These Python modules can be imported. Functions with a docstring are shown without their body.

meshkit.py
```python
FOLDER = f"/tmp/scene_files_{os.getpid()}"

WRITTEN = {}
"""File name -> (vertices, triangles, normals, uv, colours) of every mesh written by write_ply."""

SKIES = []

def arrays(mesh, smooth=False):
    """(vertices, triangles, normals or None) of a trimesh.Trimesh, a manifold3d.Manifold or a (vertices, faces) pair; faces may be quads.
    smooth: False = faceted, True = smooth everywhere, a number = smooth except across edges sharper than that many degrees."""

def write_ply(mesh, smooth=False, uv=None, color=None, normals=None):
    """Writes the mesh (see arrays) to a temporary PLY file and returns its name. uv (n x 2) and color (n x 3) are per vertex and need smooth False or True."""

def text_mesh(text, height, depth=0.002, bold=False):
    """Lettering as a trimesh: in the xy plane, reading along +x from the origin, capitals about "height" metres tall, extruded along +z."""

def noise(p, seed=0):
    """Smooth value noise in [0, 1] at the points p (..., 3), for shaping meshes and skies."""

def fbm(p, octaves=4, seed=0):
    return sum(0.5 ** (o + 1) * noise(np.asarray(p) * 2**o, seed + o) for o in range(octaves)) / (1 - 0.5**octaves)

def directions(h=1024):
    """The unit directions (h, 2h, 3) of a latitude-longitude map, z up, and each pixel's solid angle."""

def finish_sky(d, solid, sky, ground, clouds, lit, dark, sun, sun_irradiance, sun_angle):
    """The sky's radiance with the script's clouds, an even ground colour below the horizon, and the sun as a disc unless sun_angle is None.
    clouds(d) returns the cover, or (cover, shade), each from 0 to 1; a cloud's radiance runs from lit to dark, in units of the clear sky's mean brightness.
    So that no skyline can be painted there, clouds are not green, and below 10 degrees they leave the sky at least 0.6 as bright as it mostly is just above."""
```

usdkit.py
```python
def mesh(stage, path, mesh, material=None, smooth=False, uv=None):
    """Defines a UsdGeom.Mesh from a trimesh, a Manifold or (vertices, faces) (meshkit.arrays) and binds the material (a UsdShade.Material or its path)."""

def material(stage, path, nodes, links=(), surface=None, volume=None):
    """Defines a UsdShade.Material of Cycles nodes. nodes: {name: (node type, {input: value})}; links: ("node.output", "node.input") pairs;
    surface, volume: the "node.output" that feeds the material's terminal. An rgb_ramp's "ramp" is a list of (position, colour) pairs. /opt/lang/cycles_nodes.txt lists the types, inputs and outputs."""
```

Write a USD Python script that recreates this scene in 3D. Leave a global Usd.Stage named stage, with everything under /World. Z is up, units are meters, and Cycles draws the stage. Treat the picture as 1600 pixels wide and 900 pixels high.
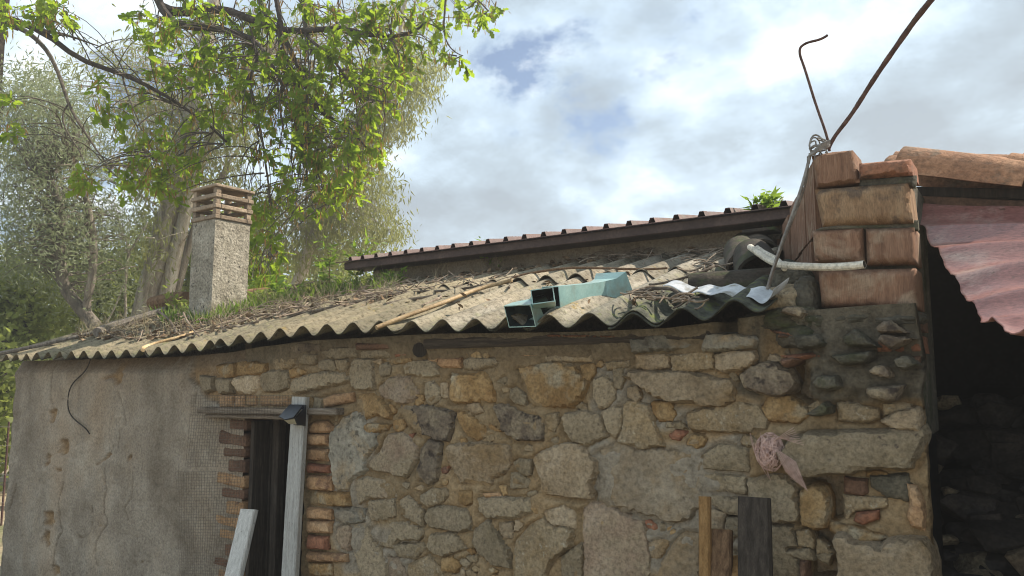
import math, random
import numpy as np, trimesh, shapely, usdkit, meshkit
from shapely.geometry import Polygon, LineString, Point
from scipy.spatial import Delaunay, cKDTree
from pxr import Usd, UsdGeom, UsdLux, UsdShade, Gf, Sdf, Vt

stage = Usd.Stage.CreateInMemory()
UsdGeom.SetStageUpAxis(stage, "Z")
UsdGeom.Xform.Define(stage, "/World")
stage.SetDefaultPrim(stage.GetPrimAtPath("/World"))
rng = np.random.default_rng(7)
random.seed(7)

# ------------------------------------------------------------------ camera, sky, sun, exposure
EXPOSURE = 0.85
SKY = 0.082
SUN = 1.25
SUN_AZ, SUN_EL = math.radians(38), math.radians(44)     # azimuth from +Y towards +X
F = 1150.0                                              # focal length in pixels of a 1600 wide picture
CAM = np.array([0.0, -2.52, 1.70])
YAW, PITCH = math.radians(-35.4), math.radians(6.45)
fwd = np.array([math.sin(YAW) * math.cos(PITCH), math.cos(YAW) * math.cos(PITCH), math.sin(PITCH)])
right = np.array([math.cos(YAW), -math.sin(YAW), 0.0])
up = np.cross(right, fwd)
cam = UsdGeom.Camera.Define(stage, "/World/camera")
cam.CreateHorizontalApertureAttr(36.0); cam.CreateVerticalApertureAttr(20.25)
cam.CreateFocalLengthAttr(36.0 * F / 1600)
cam.CreateClippingRangeAttr(Gf.Vec2f(0.05, 5000))
cam.CreateExposureAttr(EXPOSURE)
M4 = Gf.Matrix4d(*right, 0, *up, 0, *(-fwd), 0, *CAM, 1)
cam.AddTransformOp().Set(M4)
sun_dir = np.array([math.sin(SUN_AZ) * math.cos(SUN_EL), math.cos(SUN_AZ) * math.cos(SUN_EL), math.sin(SUN_EL)])
sun = UsdLux.DistantLight.Define(stage, "/World/sun")
sun.CreateIntensityAttr(SUN); sun.CreateAngleAttr(0.5); sun.CreateNormalizeAttr(True)
sun.CreateColorAttr(Gf.Vec3f(1.0, 0.90, 0.76))
_x = np.cross([0, 0, 1], sun_dir); _x /= np.linalg.norm(_x); _y = np.cross(sun_dir, _x)
sun.AddTransformOp().Set(Gf.Matrix4d(*_x, 0, *_y, 0, *sun_dir, 0, 0, 0, 0, 1))

LOOKS = "/World/Looks"
CLOUD_LIT, CLOUD_DARK = (8.3, 8.75, 9.0), (2.8, 3.4, 4.0)
usdkit.material(stage, LOOKS + "/sky", {
    "tc": ("texture_coordinate", {}),
    "sep": ("separate_xyz", {}),
    "zz": ("math", {"math_type": "add", "value2": 0.42}),
    "zc": ("math", {"math_type": "maximum", "value2": 0.12}),
    "dx": ("math", {"math_type": "divide"}), "dy": ("math", {"math_type": "divide"}),
    "pl": ("combine_xyz", {"z": 0.0}),
    "mp": ("mapping", {"location": (6.294, 2.963, 7.5), "scale": (1, 1, 1)}),
    "n1": ("noise_texture", {"scale": 2.1, "detail": 12.0, "roughness": 0.58, "distortion": 0.1}),
    "n2": ("noise_texture", {"scale": 2.4, "detail": 12.0, "roughness": 0.59, "distortion": 0.1}),
    "mp2": ("mapping", {"location": (4.394, 5.263, 4.4)}),
    "cov": ("rgb_ramp", {"ramp": [(0.0, (0.0,) * 3), (0.325, (0.0,) * 3), (0.375, (0.85,) * 3), (0.42, (1, 1, 1))]}),
    "sh": ("math", {"math_type": "multiply_add", "value2": -0.55}),
    "shade": ("rgb_ramp", {"ramp": [(0.08, CLOUD_DARK), (0.19, (3.6, 4.5, 5.3)), (0.265, (4.7, 5.9, 7.0)), (0.32, (6.1, 7.2, 8.0)), (0.40, CLOUD_LIT)]}),
    "sky": ("sky_texture", {"sky_type": "single_scattering", "sun_disc": False, "sun_elevation": SUN_EL, "sun_rotation": SUN_AZ}),
    "mix": ("mix", {}),
    "bg": ("background_shader", {"strength": SKY}),
}, [("tc.generated", "sep.vector"), ("sep.z", "zz.value1"), ("zz.value", "zc.value1"), ("sep.x", "dx.value1"), ("zc.value", "dx.value2"),
    ("sep.y", "dy.value1"), ("zc.value", "dy.value2"), ("dx.value", "pl.x"), ("dy.value", "pl.y"),
    ("pl.vector", "mp.vector"), ("mp.vector", "n1.vector"), ("pl.vector", "mp2.vector"), ("mp2.vector", "n2.vector"),
    ("n1.fac", "cov.fac"), ("n1.fac", "sh.value1"), ("n2.fac", "sh.value3"), ("sh.value", "shade.fac"), ("sky.color", "mix.color1"), ("shade.color", "mix.color2"), ("cov.color", "mix.fac"),
    ("mix.color", "bg.color")], surface="bg.background")
dome = UsdLux.DomeLight.Define(stage, "/World/sky")
UsdShade.MaterialBindingAPI.Apply(dome.GetPrim()).Bind(UsdShade.Material.Get(stage, LOOKS + "/sky"))
dome.GetPrim().SetCustomDataByKey("kind", "structure")

# ------------------------------------------------------------------ helpers: pixels of the photograph (1600 x 900) to points
def ray(px, py):
    d = fwd + right * ((px - 800) / F) + up * ((450 - py) / F)
    return d / np.linalg.norm(d)
def at(px, py, y=None, z=None, dist=None):
    d = ray(px, py)
    if y is not None: t = (y - CAM[1]) / d[1]
    elif z is not None: t = (z - CAM[2]) / d[2]
    else: t = dist / (d @ fwd)
    return CAM + d * t
def pix(p):
    v = np.asarray(p) - CAM
    z = v @ fwd
    return np.stack([800 + F * (v @ right) / z, 450 - F * (v @ up) / z], -1)
def wx(px, y=0.0, py=600): return at(px, py, y=y)[0]
def T(tile, pts):                                        # tile "cr": corner of a 400 x 225 window, 4x enlarged coordinates
    x0, y0 = int(tile[0]) * 400, int(tile[1]) * 225
    return [(x0 + a / 4, y0 + b / 4) for a, b in pts]

# ------------------------------------------------------------------ helpers: scene
used, bases, MATS = {}, {}, {}
def numbered(parent, name):
    k = (parent, name); n = used.get(k, -1) + 1; used[k] = n
    return f"{parent}/{name}" if n == 0 else f"{parent}/{name}_{n:03d}"
def data(prim, label=None, cat=None, group=None, kind=None):
    for k, v in (("label", label), ("category", cat), ("group", group), ("kind", kind)):
        if v: prim.SetCustomDataByKey(k, v)
def thing(name, label, cat, base=(0, 0, 0), group=None, kind=None):
    path = numbered("/World", name)
    x = UsdGeom.Xform.Define(stage, path); x.AddTranslateOp().Set(Gf.Vec3d(*map(float, base)))
    data(x.GetPrim(), label, cat, group, kind); bases[path] = np.asarray(base, float)
    return path
def cat_mesh(ms):
    vs, fs, o = [], [], 0
    for m in ms:
        v, f = (m.vertices, m.faces) if isinstance(m, trimesh.Trimesh) else m
        v = np.asarray(v, float); f = np.asarray(f, int)
        if f.shape[1] == 4: f = np.vstack([f[:, [0, 1, 2]], f[:, [0, 2, 3]]])
        vs.append(v); fs.append(f + o); o += len(v)
    return np.vstack(vs), np.vstack(fs)
def obj(name, mesh, mat, parent=None, smooth=35, label=None, cat=None, group=None, kind=None, mask=None):
    if isinstance(mesh, list): mesh = cat_mesh(mesh)
    root = parent or "/World"
    path = numbered(root, name)
    base = bases.get(root, np.zeros(3))
    if isinstance(mesh, trimesh.Trimesh): mesh = (mesh.vertices, mesh.faces)
    v, f = np.asarray(mesh[0], float) - base, np.asarray(mesh[1], int)
    m = usdkit.mesh(stage, path, (v, f), MATS[mat], smooth=True if mask is not None else smooth)
    if mask is not None:
        for k, a in mask.items():
            UsdGeom.PrimvarsAPI(m).CreatePrimvar(k, Sdf.ValueTypeNames.FloatArray, "vertex").Set(Vt.FloatArray.FromNumpy(np.asarray(a, np.float32)))
    data(m.GetPrim(), label, cat, group, kind); bases[path] = base
    return path
def box(x0, x1, y0, y1, z0, z1):
    b = trimesh.creation.box((abs(x1 - x0), abs(y1 - y0), abs(z1 - z0)))
    b.apply_translation(((x0 + x1) / 2, (y0 + y1) / 2, (z0 + z1) / 2)); return b
def bevel_box(size, r=0.006, center=(0, 0, 0), R=None):
    import manifold3d as m3
    s = np.asarray(size) / 2 - r
    pts = []
    for a in (-1, 1):
        for b in (-1, 1):
            for c in (-1, 1):
                q = s * (a, b, c)
                pts += [q + (a * r, 0, 0), q + (0, b * r, 0), q + (0, 0, c * r)]
    h = trimesh.Trimesh(np.array(pts)).convex_hull
    v = np.array(h.vertices)
    if R is not None: v = v @ np.asarray(R).T
    return trimesh.Trimesh(v + center, h.faces, process=False)
def frame_box(A, B, U, w, t, r=0.004):
    """a bar from A to B, w wide along U (made square to AB), t thick"""
    A, B, U = map(lambda q: np.asarray(q, float), (A, B, U))
    a = B - A; L = np.linalg.norm(a); a /= L
    U = U - a * (U @ a); U /= np.linalg.norm(U); n = np.cross(a, U)
    return bevel_box((L, w, t), r, (A + B) / 2, np.stack([a, U, n], 1))
def tube(points, radii, sides=6, cap=True):
    p = np.asarray(points, float); t = np.gradient(p, axis=0)
    t /= np.linalg.norm(t, axis=1, keepdims=True) + 1e-12
    ref = np.array([0, 0, 1.0]) if abs(t[:, 2]).mean() < 0.8 else np.array([1.0, 0.2, 0])
    a = np.cross(t, ref); a /= np.linalg.norm(a, axis=1, keepdims=True) + 1e-12
    b = np.cross(t, a)
    ang = np.arange(sides) * 2 * np.pi / sides
    r = np.broadcast_to(radii, (len(p),))
    v = p[:, None] + r[:, None, None] * (np.cos(ang)[None, :, None] * a[:, None] + np.sin(ang)[None, :, None] * b[:, None])
    n = len(p); i, j = np.meshgrid(np.arange(n - 1), np.arange(sides), indexing="ij")
    q = np.stack([i * sides + j, i * sides + (j + 1) % sides, (i + 1) * sides + (j + 1) % sides, (i + 1) * sides + j], -1).reshape(-1, 4)
    f = np.vstack([q[:, [0, 1, 2]], q[:, [0, 2, 3]]])
    v = v.reshape(-1, 3)
    if cap:
        v = np.vstack([v, p[:1], p[-1:]]); k = n * sides; jj = np.arange(sides)
        f = np.vstack([f, np.stack([np.full(sides, k), (jj + 1) % sides, jj], 1), np.stack([np.full(sides, k + 1), (n - 1) * sides + jj, (n - 1) * sides + (jj + 1) % sides], 1)])
    return v, f
def spline(pts, n=24):
    from scipy.interpolate import CubicSpline
    pts = np.asarray(pts, float); s = np.r_[0, np.cumsum(np.linalg.norm(np.diff(pts, axis=0), axis=1))]
    return CubicSpline(s, pts)(np.linspace(0, s[-1], n))
def grid_mesh(P):                                        # P: (n, m, 3)
    n, m = P.shape[:2]
    i, j = np.meshgrid(np.arange(n - 1), np.arange(m - 1), indexing="ij")
    a = (i * m + j).ravel()
    return P.reshape(-1, 3), np.stack([a, a + m, a + m + 1, a + 1], 1)
def slab(P, Q):                                          # two grids of one shape joined into a closed sheet
    n, m = P.shape[:2]
    v1, f1 = grid_mesh(P); v2, f2 = grid_mesh(Q); N = n * m
    ring = np.r_[np.arange(m), np.arange(1, n) * m + m - 1, (n - 1) * m + np.arange(m - 2, -1, -1), np.arange(n - 2, 0, -1) * m]
    a, b = ring, np.roll(ring, -1)
    return np.vstack([v1, v2]), np.vstack([f1, f2[:, ::-1] + N, np.stack([a, b, b + N, a + N], 1)])
def fb(p, s=1.0, o=4, seed=0): return meshkit.fbm(np.asarray(p, float) * s, o, seed)

# ------------------------------------------------------------------ materials
def mat(name, nodes, links, surface):
    MATS[name] = usdkit.material(stage, f"{LOOKS}/{name}", nodes, links, surface=surface)
def rough(name, cols, scale=7.0, bump=0.5, bscale=70.0, rnd=0.25, r=0.92, fine=0.45, spec=0.25, stretch=(1, 1, 1), second=None, speck=None, bdist=0.012):
    """weathered mineral or timber surface: a ramp over noise, fine grain, relief, a second stain and specks; objects differ in tone"""
    n = {"g": ("geometry", {}), "m": ("mapping", {"scale": stretch}), "oi": ("object_info", {}),
         "n1": ("noise_texture", {"scale": scale, "detail": 8.0, "roughness": 0.62, "distortion": 0.3}),
         "r1": ("rgb_ramp", {"ramp": [(0.30 + 0.42 * i / max(1, len(cols) - 1), c) for i, c in enumerate(cols)]}),
         "n2": ("noise_texture", {"scale": bscale, "detail": 6.0, "roughness": 0.7}),
         "r2": ("rgb_ramp", {"ramp": [(0.30, (1 - fine,) * 3), (0.52, (1, 1, 1)), (0.72, (1 + fine * 0.7,) * 3)]}),
         "mu": ("mix", {"mix_type": "multiply", "fac": 1.0}),
         "mr": ("map_range", {"to_min": 1 - rnd, "to_max": 1 + rnd}),
         "hs": ("hsv", {}),
         "n3": ("noise_texture", {"scale": bscale * 0.22, "detail": 7.0, "roughness": 0.65}),
         "ad": ("math", {"math_type": "multiply_add", "value2": 2.2}),
         "bu": ("bump", {"strength": bump, "distance": bdist}),
         "p": ("principled_bsdf", {"roughness": r, "specular_ior_level": spec})}
    l = [("g.position", "m.vector"), ("m.vector", "n1.vector"), ("m.vector", "n2.vector"), ("m.vector", "n3.vector"), ("n1.fac", "r1.fac"), ("n2.fac", "r2.fac"),
         ("r2.color", "mu.color2"), ("oi.random", "mr.value"), ("mr.result", "hs.value"), ("mu.color", "hs.color"),
         ("n3.fac", "ad.value1"), ("n2.fac", "ad.value3"), ("ad.value", "bu.height"), ("bu.normal", "p.normal"), ("hs.color", "p.base_color")]
    last = "r1.color"
    if second:                                           # (colour, scale, threshold, softness)
        c, s, th, so = second
        n["n4"] = ("noise_texture", {"scale": s, "detail": 7.0, "roughness": 0.68, "distortion": 0.4})
        n["mp4"] = ("mapping", {"location": (4.3, 1.7, 8.1)})
        n["r4"] = ("rgb_ramp", {"ramp": [(th - so, (0, 0, 0)), (th + so, (1, 1, 1))]})
        n["x4"] = ("mix", {"color2": c})
        l += [("g.position", "mp4.vector"), ("mp4.vector", "n4.vector"), ("n4.fac", "r4.fac"), ("r4.color", "x4.fac"), (last, "x4.color1")]; last = "x4.color"
    if speck:
        c, s, th, so = speck
        n["n5"] = ("noise_texture", {"scale": s, "detail": 3.0, "roughness": 0.6})
        n["mp5"] = ("mapping", {"location": (-7.3, 2.7, 3.1)})
        n["r5"] = ("rgb_ramp", {"ramp": [(th - so, (0, 0, 0)), (th + so, (1, 1, 1))]})
        n["x5"] = ("mix", {"color2": c})
        l += [("g.position", "mp5.vector"), ("mp5.vector", "n5.vector"), ("n5.fac", "r5.fac"), ("r5.color", "x5.fac"), (last, "x5.color1")]; last = "x5.color"
    l.append((last, "mu.color1"))
    mat(name, n, l, "p.BSDF")
rough("stone_tan", [(.21, .145, .075), (.315, .23, .13), (.40, .315, .20)], 9, bump=.8, bdist=.016, fine=.5, rnd=.16, second=((.295, .235, .155), 4.5, .50, .09), speck=((.42, .37, .28), 60, .66, .05))
rough("stone_ochre", [(.22, .13, .05), (.34, .22, .10), (.42, .30, .16)], 8, bump=.8, bdist=.016, fine=.5, rnd=.16, second=((.26, .15, .06), 6, .56, .07), speck=((.38, .32, .22), 7, .60, .06))
rough("stone_grey", [(.19, .145, .085), (.28, .22, .14), (.355, .295, .20)], 9, bump=.8, bdist=.016, fine=.5, rnd=.16, second=((.295, .235, .155), 4.5, .50, .09), speck=((.14, .11, .08), 45, .67, .05))
rough("stone_purple", [(.21, .145, .10), (.30, .22, .15), (.37, .295, .22)], 8, bump=.8, bdist=.016, fine=.5, rnd=.16, second=((.295, .235, .155), 4.5, .50, .09))
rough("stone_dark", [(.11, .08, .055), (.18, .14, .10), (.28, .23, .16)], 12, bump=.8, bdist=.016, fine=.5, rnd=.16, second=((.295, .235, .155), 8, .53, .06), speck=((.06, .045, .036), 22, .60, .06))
rough("stone_pale", [(.26, .19, .115), (.37, .285, .185), (.45, .365, .26)], 7, bump=.8, bdist=.016, fine=.5, rnd=.16, second=((.27, .18, .09), 4, .57, .09))
rough("stone_mossy", [(.075, .068, .05), (.125, .112, .082), (.19, .165, .12)], 10, bump=.9, bdist=.016, fine=.55, second=((.075, .075, .04), 6, .56, .06))
rough("brick_tan", [(.26, .145, .072), (.365, .225, .12), (.44, .30, .18)], 9, rnd=.18, second=((.17, .095, .06), 9, .62, .05))
rough("brick_red", [(.17, .075, .045), (.27, .12, .07), (.34, .17, .10)], 9, rnd=.2, second=((.12, .08, .06), 8, .60, .06))
rough("brick_dark", [(.085, .05, .035), (.15, .085, .055), (.20, .125, .08)], 9, rnd=.2)
rough("hollow_red", [(.125, .066, .042), (.20, .108, .066), (.265, .16, .105)], 6, rnd=.12, stretch=(9, 9, .5), second=((.27, .19, .13), 7, .58, .06), bump=.4)
rough("hollow_tan", [(.18, .102, .056), (.26, .163, .092), (.33, .225, .135)], 6, rnd=.05, stretch=(4, 4, .8), second=((.13, .09, .062), 10, .56, .05), bump=.4)
rough("mortar_dark", [(.055, .05, .035), (.095, .085, .065), (.16, .14, .11)], 9, bump=.8, second=((.05, .06, .025), 4, .58, .06), speck=((.4, .38, .34), 90, .74, .02))
rough("patch_grey", [(.15, .135, .105), (.235, .212, .168), (.31, .285, .23)], 10, bump=1.0, bscale=45, second=((.27, .20, .12), 6, .58, .07), speck=((.11, .095, .075), 26, .64, .05))
rough("plaster_lump", [(.23, .175, .115), (.31, .25, .175), (.38, .32, .235)], 6, bump=.9, bscale=50, second=((.30, .21, .115), 4, .56, .09), speck=((.17, .135, .095), 40, .68, .05))
rough("timber_grey", [(.10, .085, .07), (.19, .165, .14), (.30, .27, .235)], 9, stretch=(9, 9, .6), bump=.5)
rough("timber_grey_flat", [(.09, .07, .05), (.16, .13, .10), (.25, .21, .17)], 9, stretch=(.7, 9, 9), bump=.5)
rough("timber_brown", [(.06, .032, .016), (.13, .075, .04), (.20, .125, .07)], 9, stretch=(8, 8, .6), bump=.4)
rough("timber_orange", [(.19, .10, .035), (.30, .17, .065), (.38, .23, .10)], 9, stretch=(8, 8, .6), bump=.4)
rough("timber_dark", [(.022, .017, .013), (.048, .038, .030), (.085, .068, .054)], 9, stretch=(8, 8, .6), bump=.5)
rough("timber_white", [(.34, .33, .31), (.50, .49, .46), (.60, .59, .56)], 9, stretch=(10, 10, .7), bump=.5, speck=((.16, .14, .12), 40, .70, .03))
rough("tile_clay", [(.17, .085, .05), (.30, .155, .085), (.38, .22, .13)], 7, rnd=.15, second=((.16, .12, .085), 6, .60, .07))
rough("tile_mossy", [(.022, .019, .015), (.05, .04, .03), (.10, .075, .055)], 9, second=((.04, .052, .016), 7, .58, .06))
rough("render_brown", [(.20, .165, .12), (.28, .235, .175), (.35, .30, .23)], 4, bump=.3)
rough("chimney_concrete", [(.17, .15, .115), (.27, .245, .195), (.36, .33, .27)], 7, bump=1.0, bscale=60, fine=.6, speck=((.08, .07, .055), 34, .65, .03), second=((.19, .17, .125), 3, .56, .07))
rough("cap_clay", [(.19, .143, .098), (.275, .212, .15), (.34, .27, .195)], 8, bump=.4)
rough("cane", [(.36, .32, .25), (.50, .46, .38), (.60, .56, .48)], 16, bump=.2, bscale=90, second=((.20, .16, .11), 20, .66, .04), r=.6)
rough("cane_tan", [(.24, .155, .075), (.38, .27, .145), (.47, .36, .22)], 12, bump=.2, bscale=90, r=.6)
rough("twig", [(.075, .055, .04), (.15, .115, .085), (.27, .225, .175)], 14, bump=.2, rnd=.5)
rough("twig_grey", [(.06, .05, .04), (.13, .11, .09), (.24, .21, .175)], 20, bump=.3, rnd=.3)
rough("litter", [(.10, .06, .035), (.22, .15, .09), (.36, .28, .19)], 25, bump=.2, fine=.6)
rough("litter_straw", [(.22, .18, .10), (.36, .30, .18), (.45, .40, .27)], 25, bump=.1, fine=.5)
rough("bark_pale", [(.20, .165, .13), (.44, .39, .33), (.66, .62, .56)], 3.5, stretch=(3, 3, .5), bump=.9, bscale=40)
rough("bark_grey", [(.10, .085, .07), (.19, .165, .135), (.30, .265, .22)], 6, stretch=(3, 3, .6), bump=.7, bscale=40)
rough("bark_dark", [(.025, .02, .017), (.05, .04, .034), (.10, .083, .07)], 20, bump=.5)
rough("rust", [(.045, .022, .018), (.085, .045, .036), (.13, .075, .055)], 40, bump=.3, rnd=0, r=.7)
rough("wire_grey", [(.13, .115, .10), (.20, .18, .16), (.27, .25, .23)], 40, bump=.1, rnd=0, r=.6)
rough("wire_mesh", [(.08, .062, .045), (.125, .10, .075), (.18, .15, .115)], 60, bump=.1, rnd=0, r=.6)
rough("ground_earth", [(.21, .165, .105), (.31, .255, .17), (.40, .345, .245)], 2, bump=.8, bscale=20, second=((.10, .12, .045), .9, .58, .06))
rough("hill_green", [(.035, .045, .02), (.06, .075, .03), (.10, .105, .05)], .4, bump=.8, bscale=3)
rough("timber_dark_flat", [(.03, .024, .018), (.065, .05, .038), (.11, .088, .066)], 9, stretch=(.7, 9, 9), bump=.6)
rough("shed_shade", [(.010, .010, .011), (.018, .017, .018), (.03, .028, .027)], 5)  # near-black walls: the shed's shade put into the colour
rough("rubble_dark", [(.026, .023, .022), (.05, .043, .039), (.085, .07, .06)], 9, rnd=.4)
rough("brown_metal", [(.045, .028, .024), (.07, .045, .038), (.10, .066, .055)], 6, bump=.1, rnd=0, r=.6)
rough("red_rib_metal", [(.19, .055, .05), (.27, .085, .075), (.33, .13, .11)], 5, bump=.15, rnd=0, r=.55, second=((.20, .13, .11), 9, .62, .06))
rough("rib_metal", [(.075, .042, .038), (.115, .062, .055), (.16, .095, .085)], 5, bump=.15, rnd=0, r=.6, second=((.12, .09, .075), 9, .58, .06))
rough("red_sheet", [(.165, .062, .052), (.24, .105, .09), (.31, .165, .14)], 3.5, bump=.08, rnd=0, r=.28, spec=.6, stretch=(1, 2.5, 2.5), second=((.36, .26, .22), 3.0, .60, .08), speck=((.10, .05, .035), 30, .70, .03))
rough("teal_plastic", [(.20, .34, .335), (.27, .43, .415), (.35, .50, .47)], 6, bump=.04, rnd=0, r=.35, spec=.5, fine=.12, second=((.24, .30, .26), 7, .56, .08))
rough("teal_shaded", [(.01, .02, .022), (.02, .035, .038), (.03, .05, .05)], 6, bump=.04, rnd=0, r=.5)  # teal darkened: the duct's inner shade put into the colour
rough("white_plastic", [(.34, .36, .38), (.45, .47, .49), (.54, .56, .57)], 9, bump=.05, rnd=0, r=.4, fine=.2, second=((.22, .21, .17), 14, .60, .06))
rough("lamp_black", [(.010, .011, .014), (.014, .016, .022), (.02, .022, .03)], 9, bump=.02, rnd=0, r=.22, spec=.6)
rough("lamp_cream", [(.40, .37, .27), (.50, .46, .34), (.56, .52, .40)], 9, bump=.02, rnd=0, r=.3, spec=.5, fine=.1)
rough("net_pink", [(.42, .27, .235), (.55, .38, .33), (.64, .47, .41)], 30, bump=.1, rnd=0)

def wall_mat(name, mort, clay, dark):
    """mask: 0 = outer coat, 1 = bare clay or stone core below it; moss: darker part: wall top, cracks, right end"""
    def ramp(c): return ("rgb_ramp", {"ramp": list(zip((.30, .5, .72), c))})
    mat(name, {"g": ("geometry", {}), "a": ("attribute", {"attribute": "mask"}), "b": ("attribute", {"attribute": "moss_dark"}),
        "n1": ("noise_texture", {"scale": 3.2, "detail": 9.0, "roughness": .66, "distortion": .5}), "n2": ("noise_texture", {"scale": 62.0, "detail": 6.0, "roughness": .7}),
        "n3": ("noise_texture", {"scale": 16.0, "detail": 8.0, "roughness": .7}),
        "n6": ("noise_texture", {"scale": 1.7, "detail": 6.0, "roughness": .6}), "mp6": ("mapping", {"scale": (1, 1, .45), "location": (2, 3, 5)}),
        "c1": ramp(mort), "c2": ramp(clay), "c3": ramp(dark), "x1": ("mix", {}), "x2": ("mix", {}),
        "st": ("rgb_ramp", {"ramp": [(.36, (.70, .68, .66)), (.5, (1, 1, 1)), (.66, (1.16, 1.08, 1.0))]}), "ms": ("mix", {"mix_type": "multiply", "fac": 1.0}),
        "r2": ("rgb_ramp", {"ramp": [(.3, (.62, .62, .62)), (.5, (1, 1, 1)), (.7, (1.3, 1.3, 1.3))]}), "mu": ("mix", {"mix_type": "multiply", "fac": 1.0}),
        "ad": ("math", {"math_type": "multiply_add", "value2": 2.0}), "bu": ("bump", {"strength": .9, "distance": .012}),
        "p": ("principled_bsdf", {"roughness": .95, "specular_ior_level": .15})},
        [("g.position", "n1.vector"), ("g.position", "n2.vector"), ("g.position", "n3.vector"), ("g.position", "mp6.vector"), ("mp6.vector", "n6.vector"), ("n6.fac", "st.fac"),
         ("n1.fac", "c1.fac"), ("n3.fac", "c2.fac"), ("n3.fac", "c3.fac"), ("c1.color", "ms.color1"), ("st.color", "ms.color2"), ("ms.color", "x1.color1"), ("c2.color", "x1.color2"), ("a.fac", "x1.fac"),
         ("x1.color", "x2.color1"), ("c3.color", "x2.color2"), ("b.fac", "x2.fac"), ("n2.fac", "r2.fac"), ("x2.color", "mu.color1"), ("r2.color", "mu.color2"),
         ("n3.fac", "ad.value1"), ("n2.fac", "ad.value3"), ("ad.value", "bu.height"), ("bu.normal", "p.normal"), ("mu.color", "p.base_color")], "p.BSDF")
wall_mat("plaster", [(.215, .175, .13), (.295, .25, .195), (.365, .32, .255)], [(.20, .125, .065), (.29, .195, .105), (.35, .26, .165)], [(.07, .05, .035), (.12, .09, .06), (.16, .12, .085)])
wall_mat("rubble_core", [(.20, .135, .07), (.285, .205, .115), (.355, .275, .17)], [(.20, .165, .12), (.28, .238, .18), (.35, .305, .24)], [(.07, .058, .042), (.125, .107, .078), (.18, .155, .115)])

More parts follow.
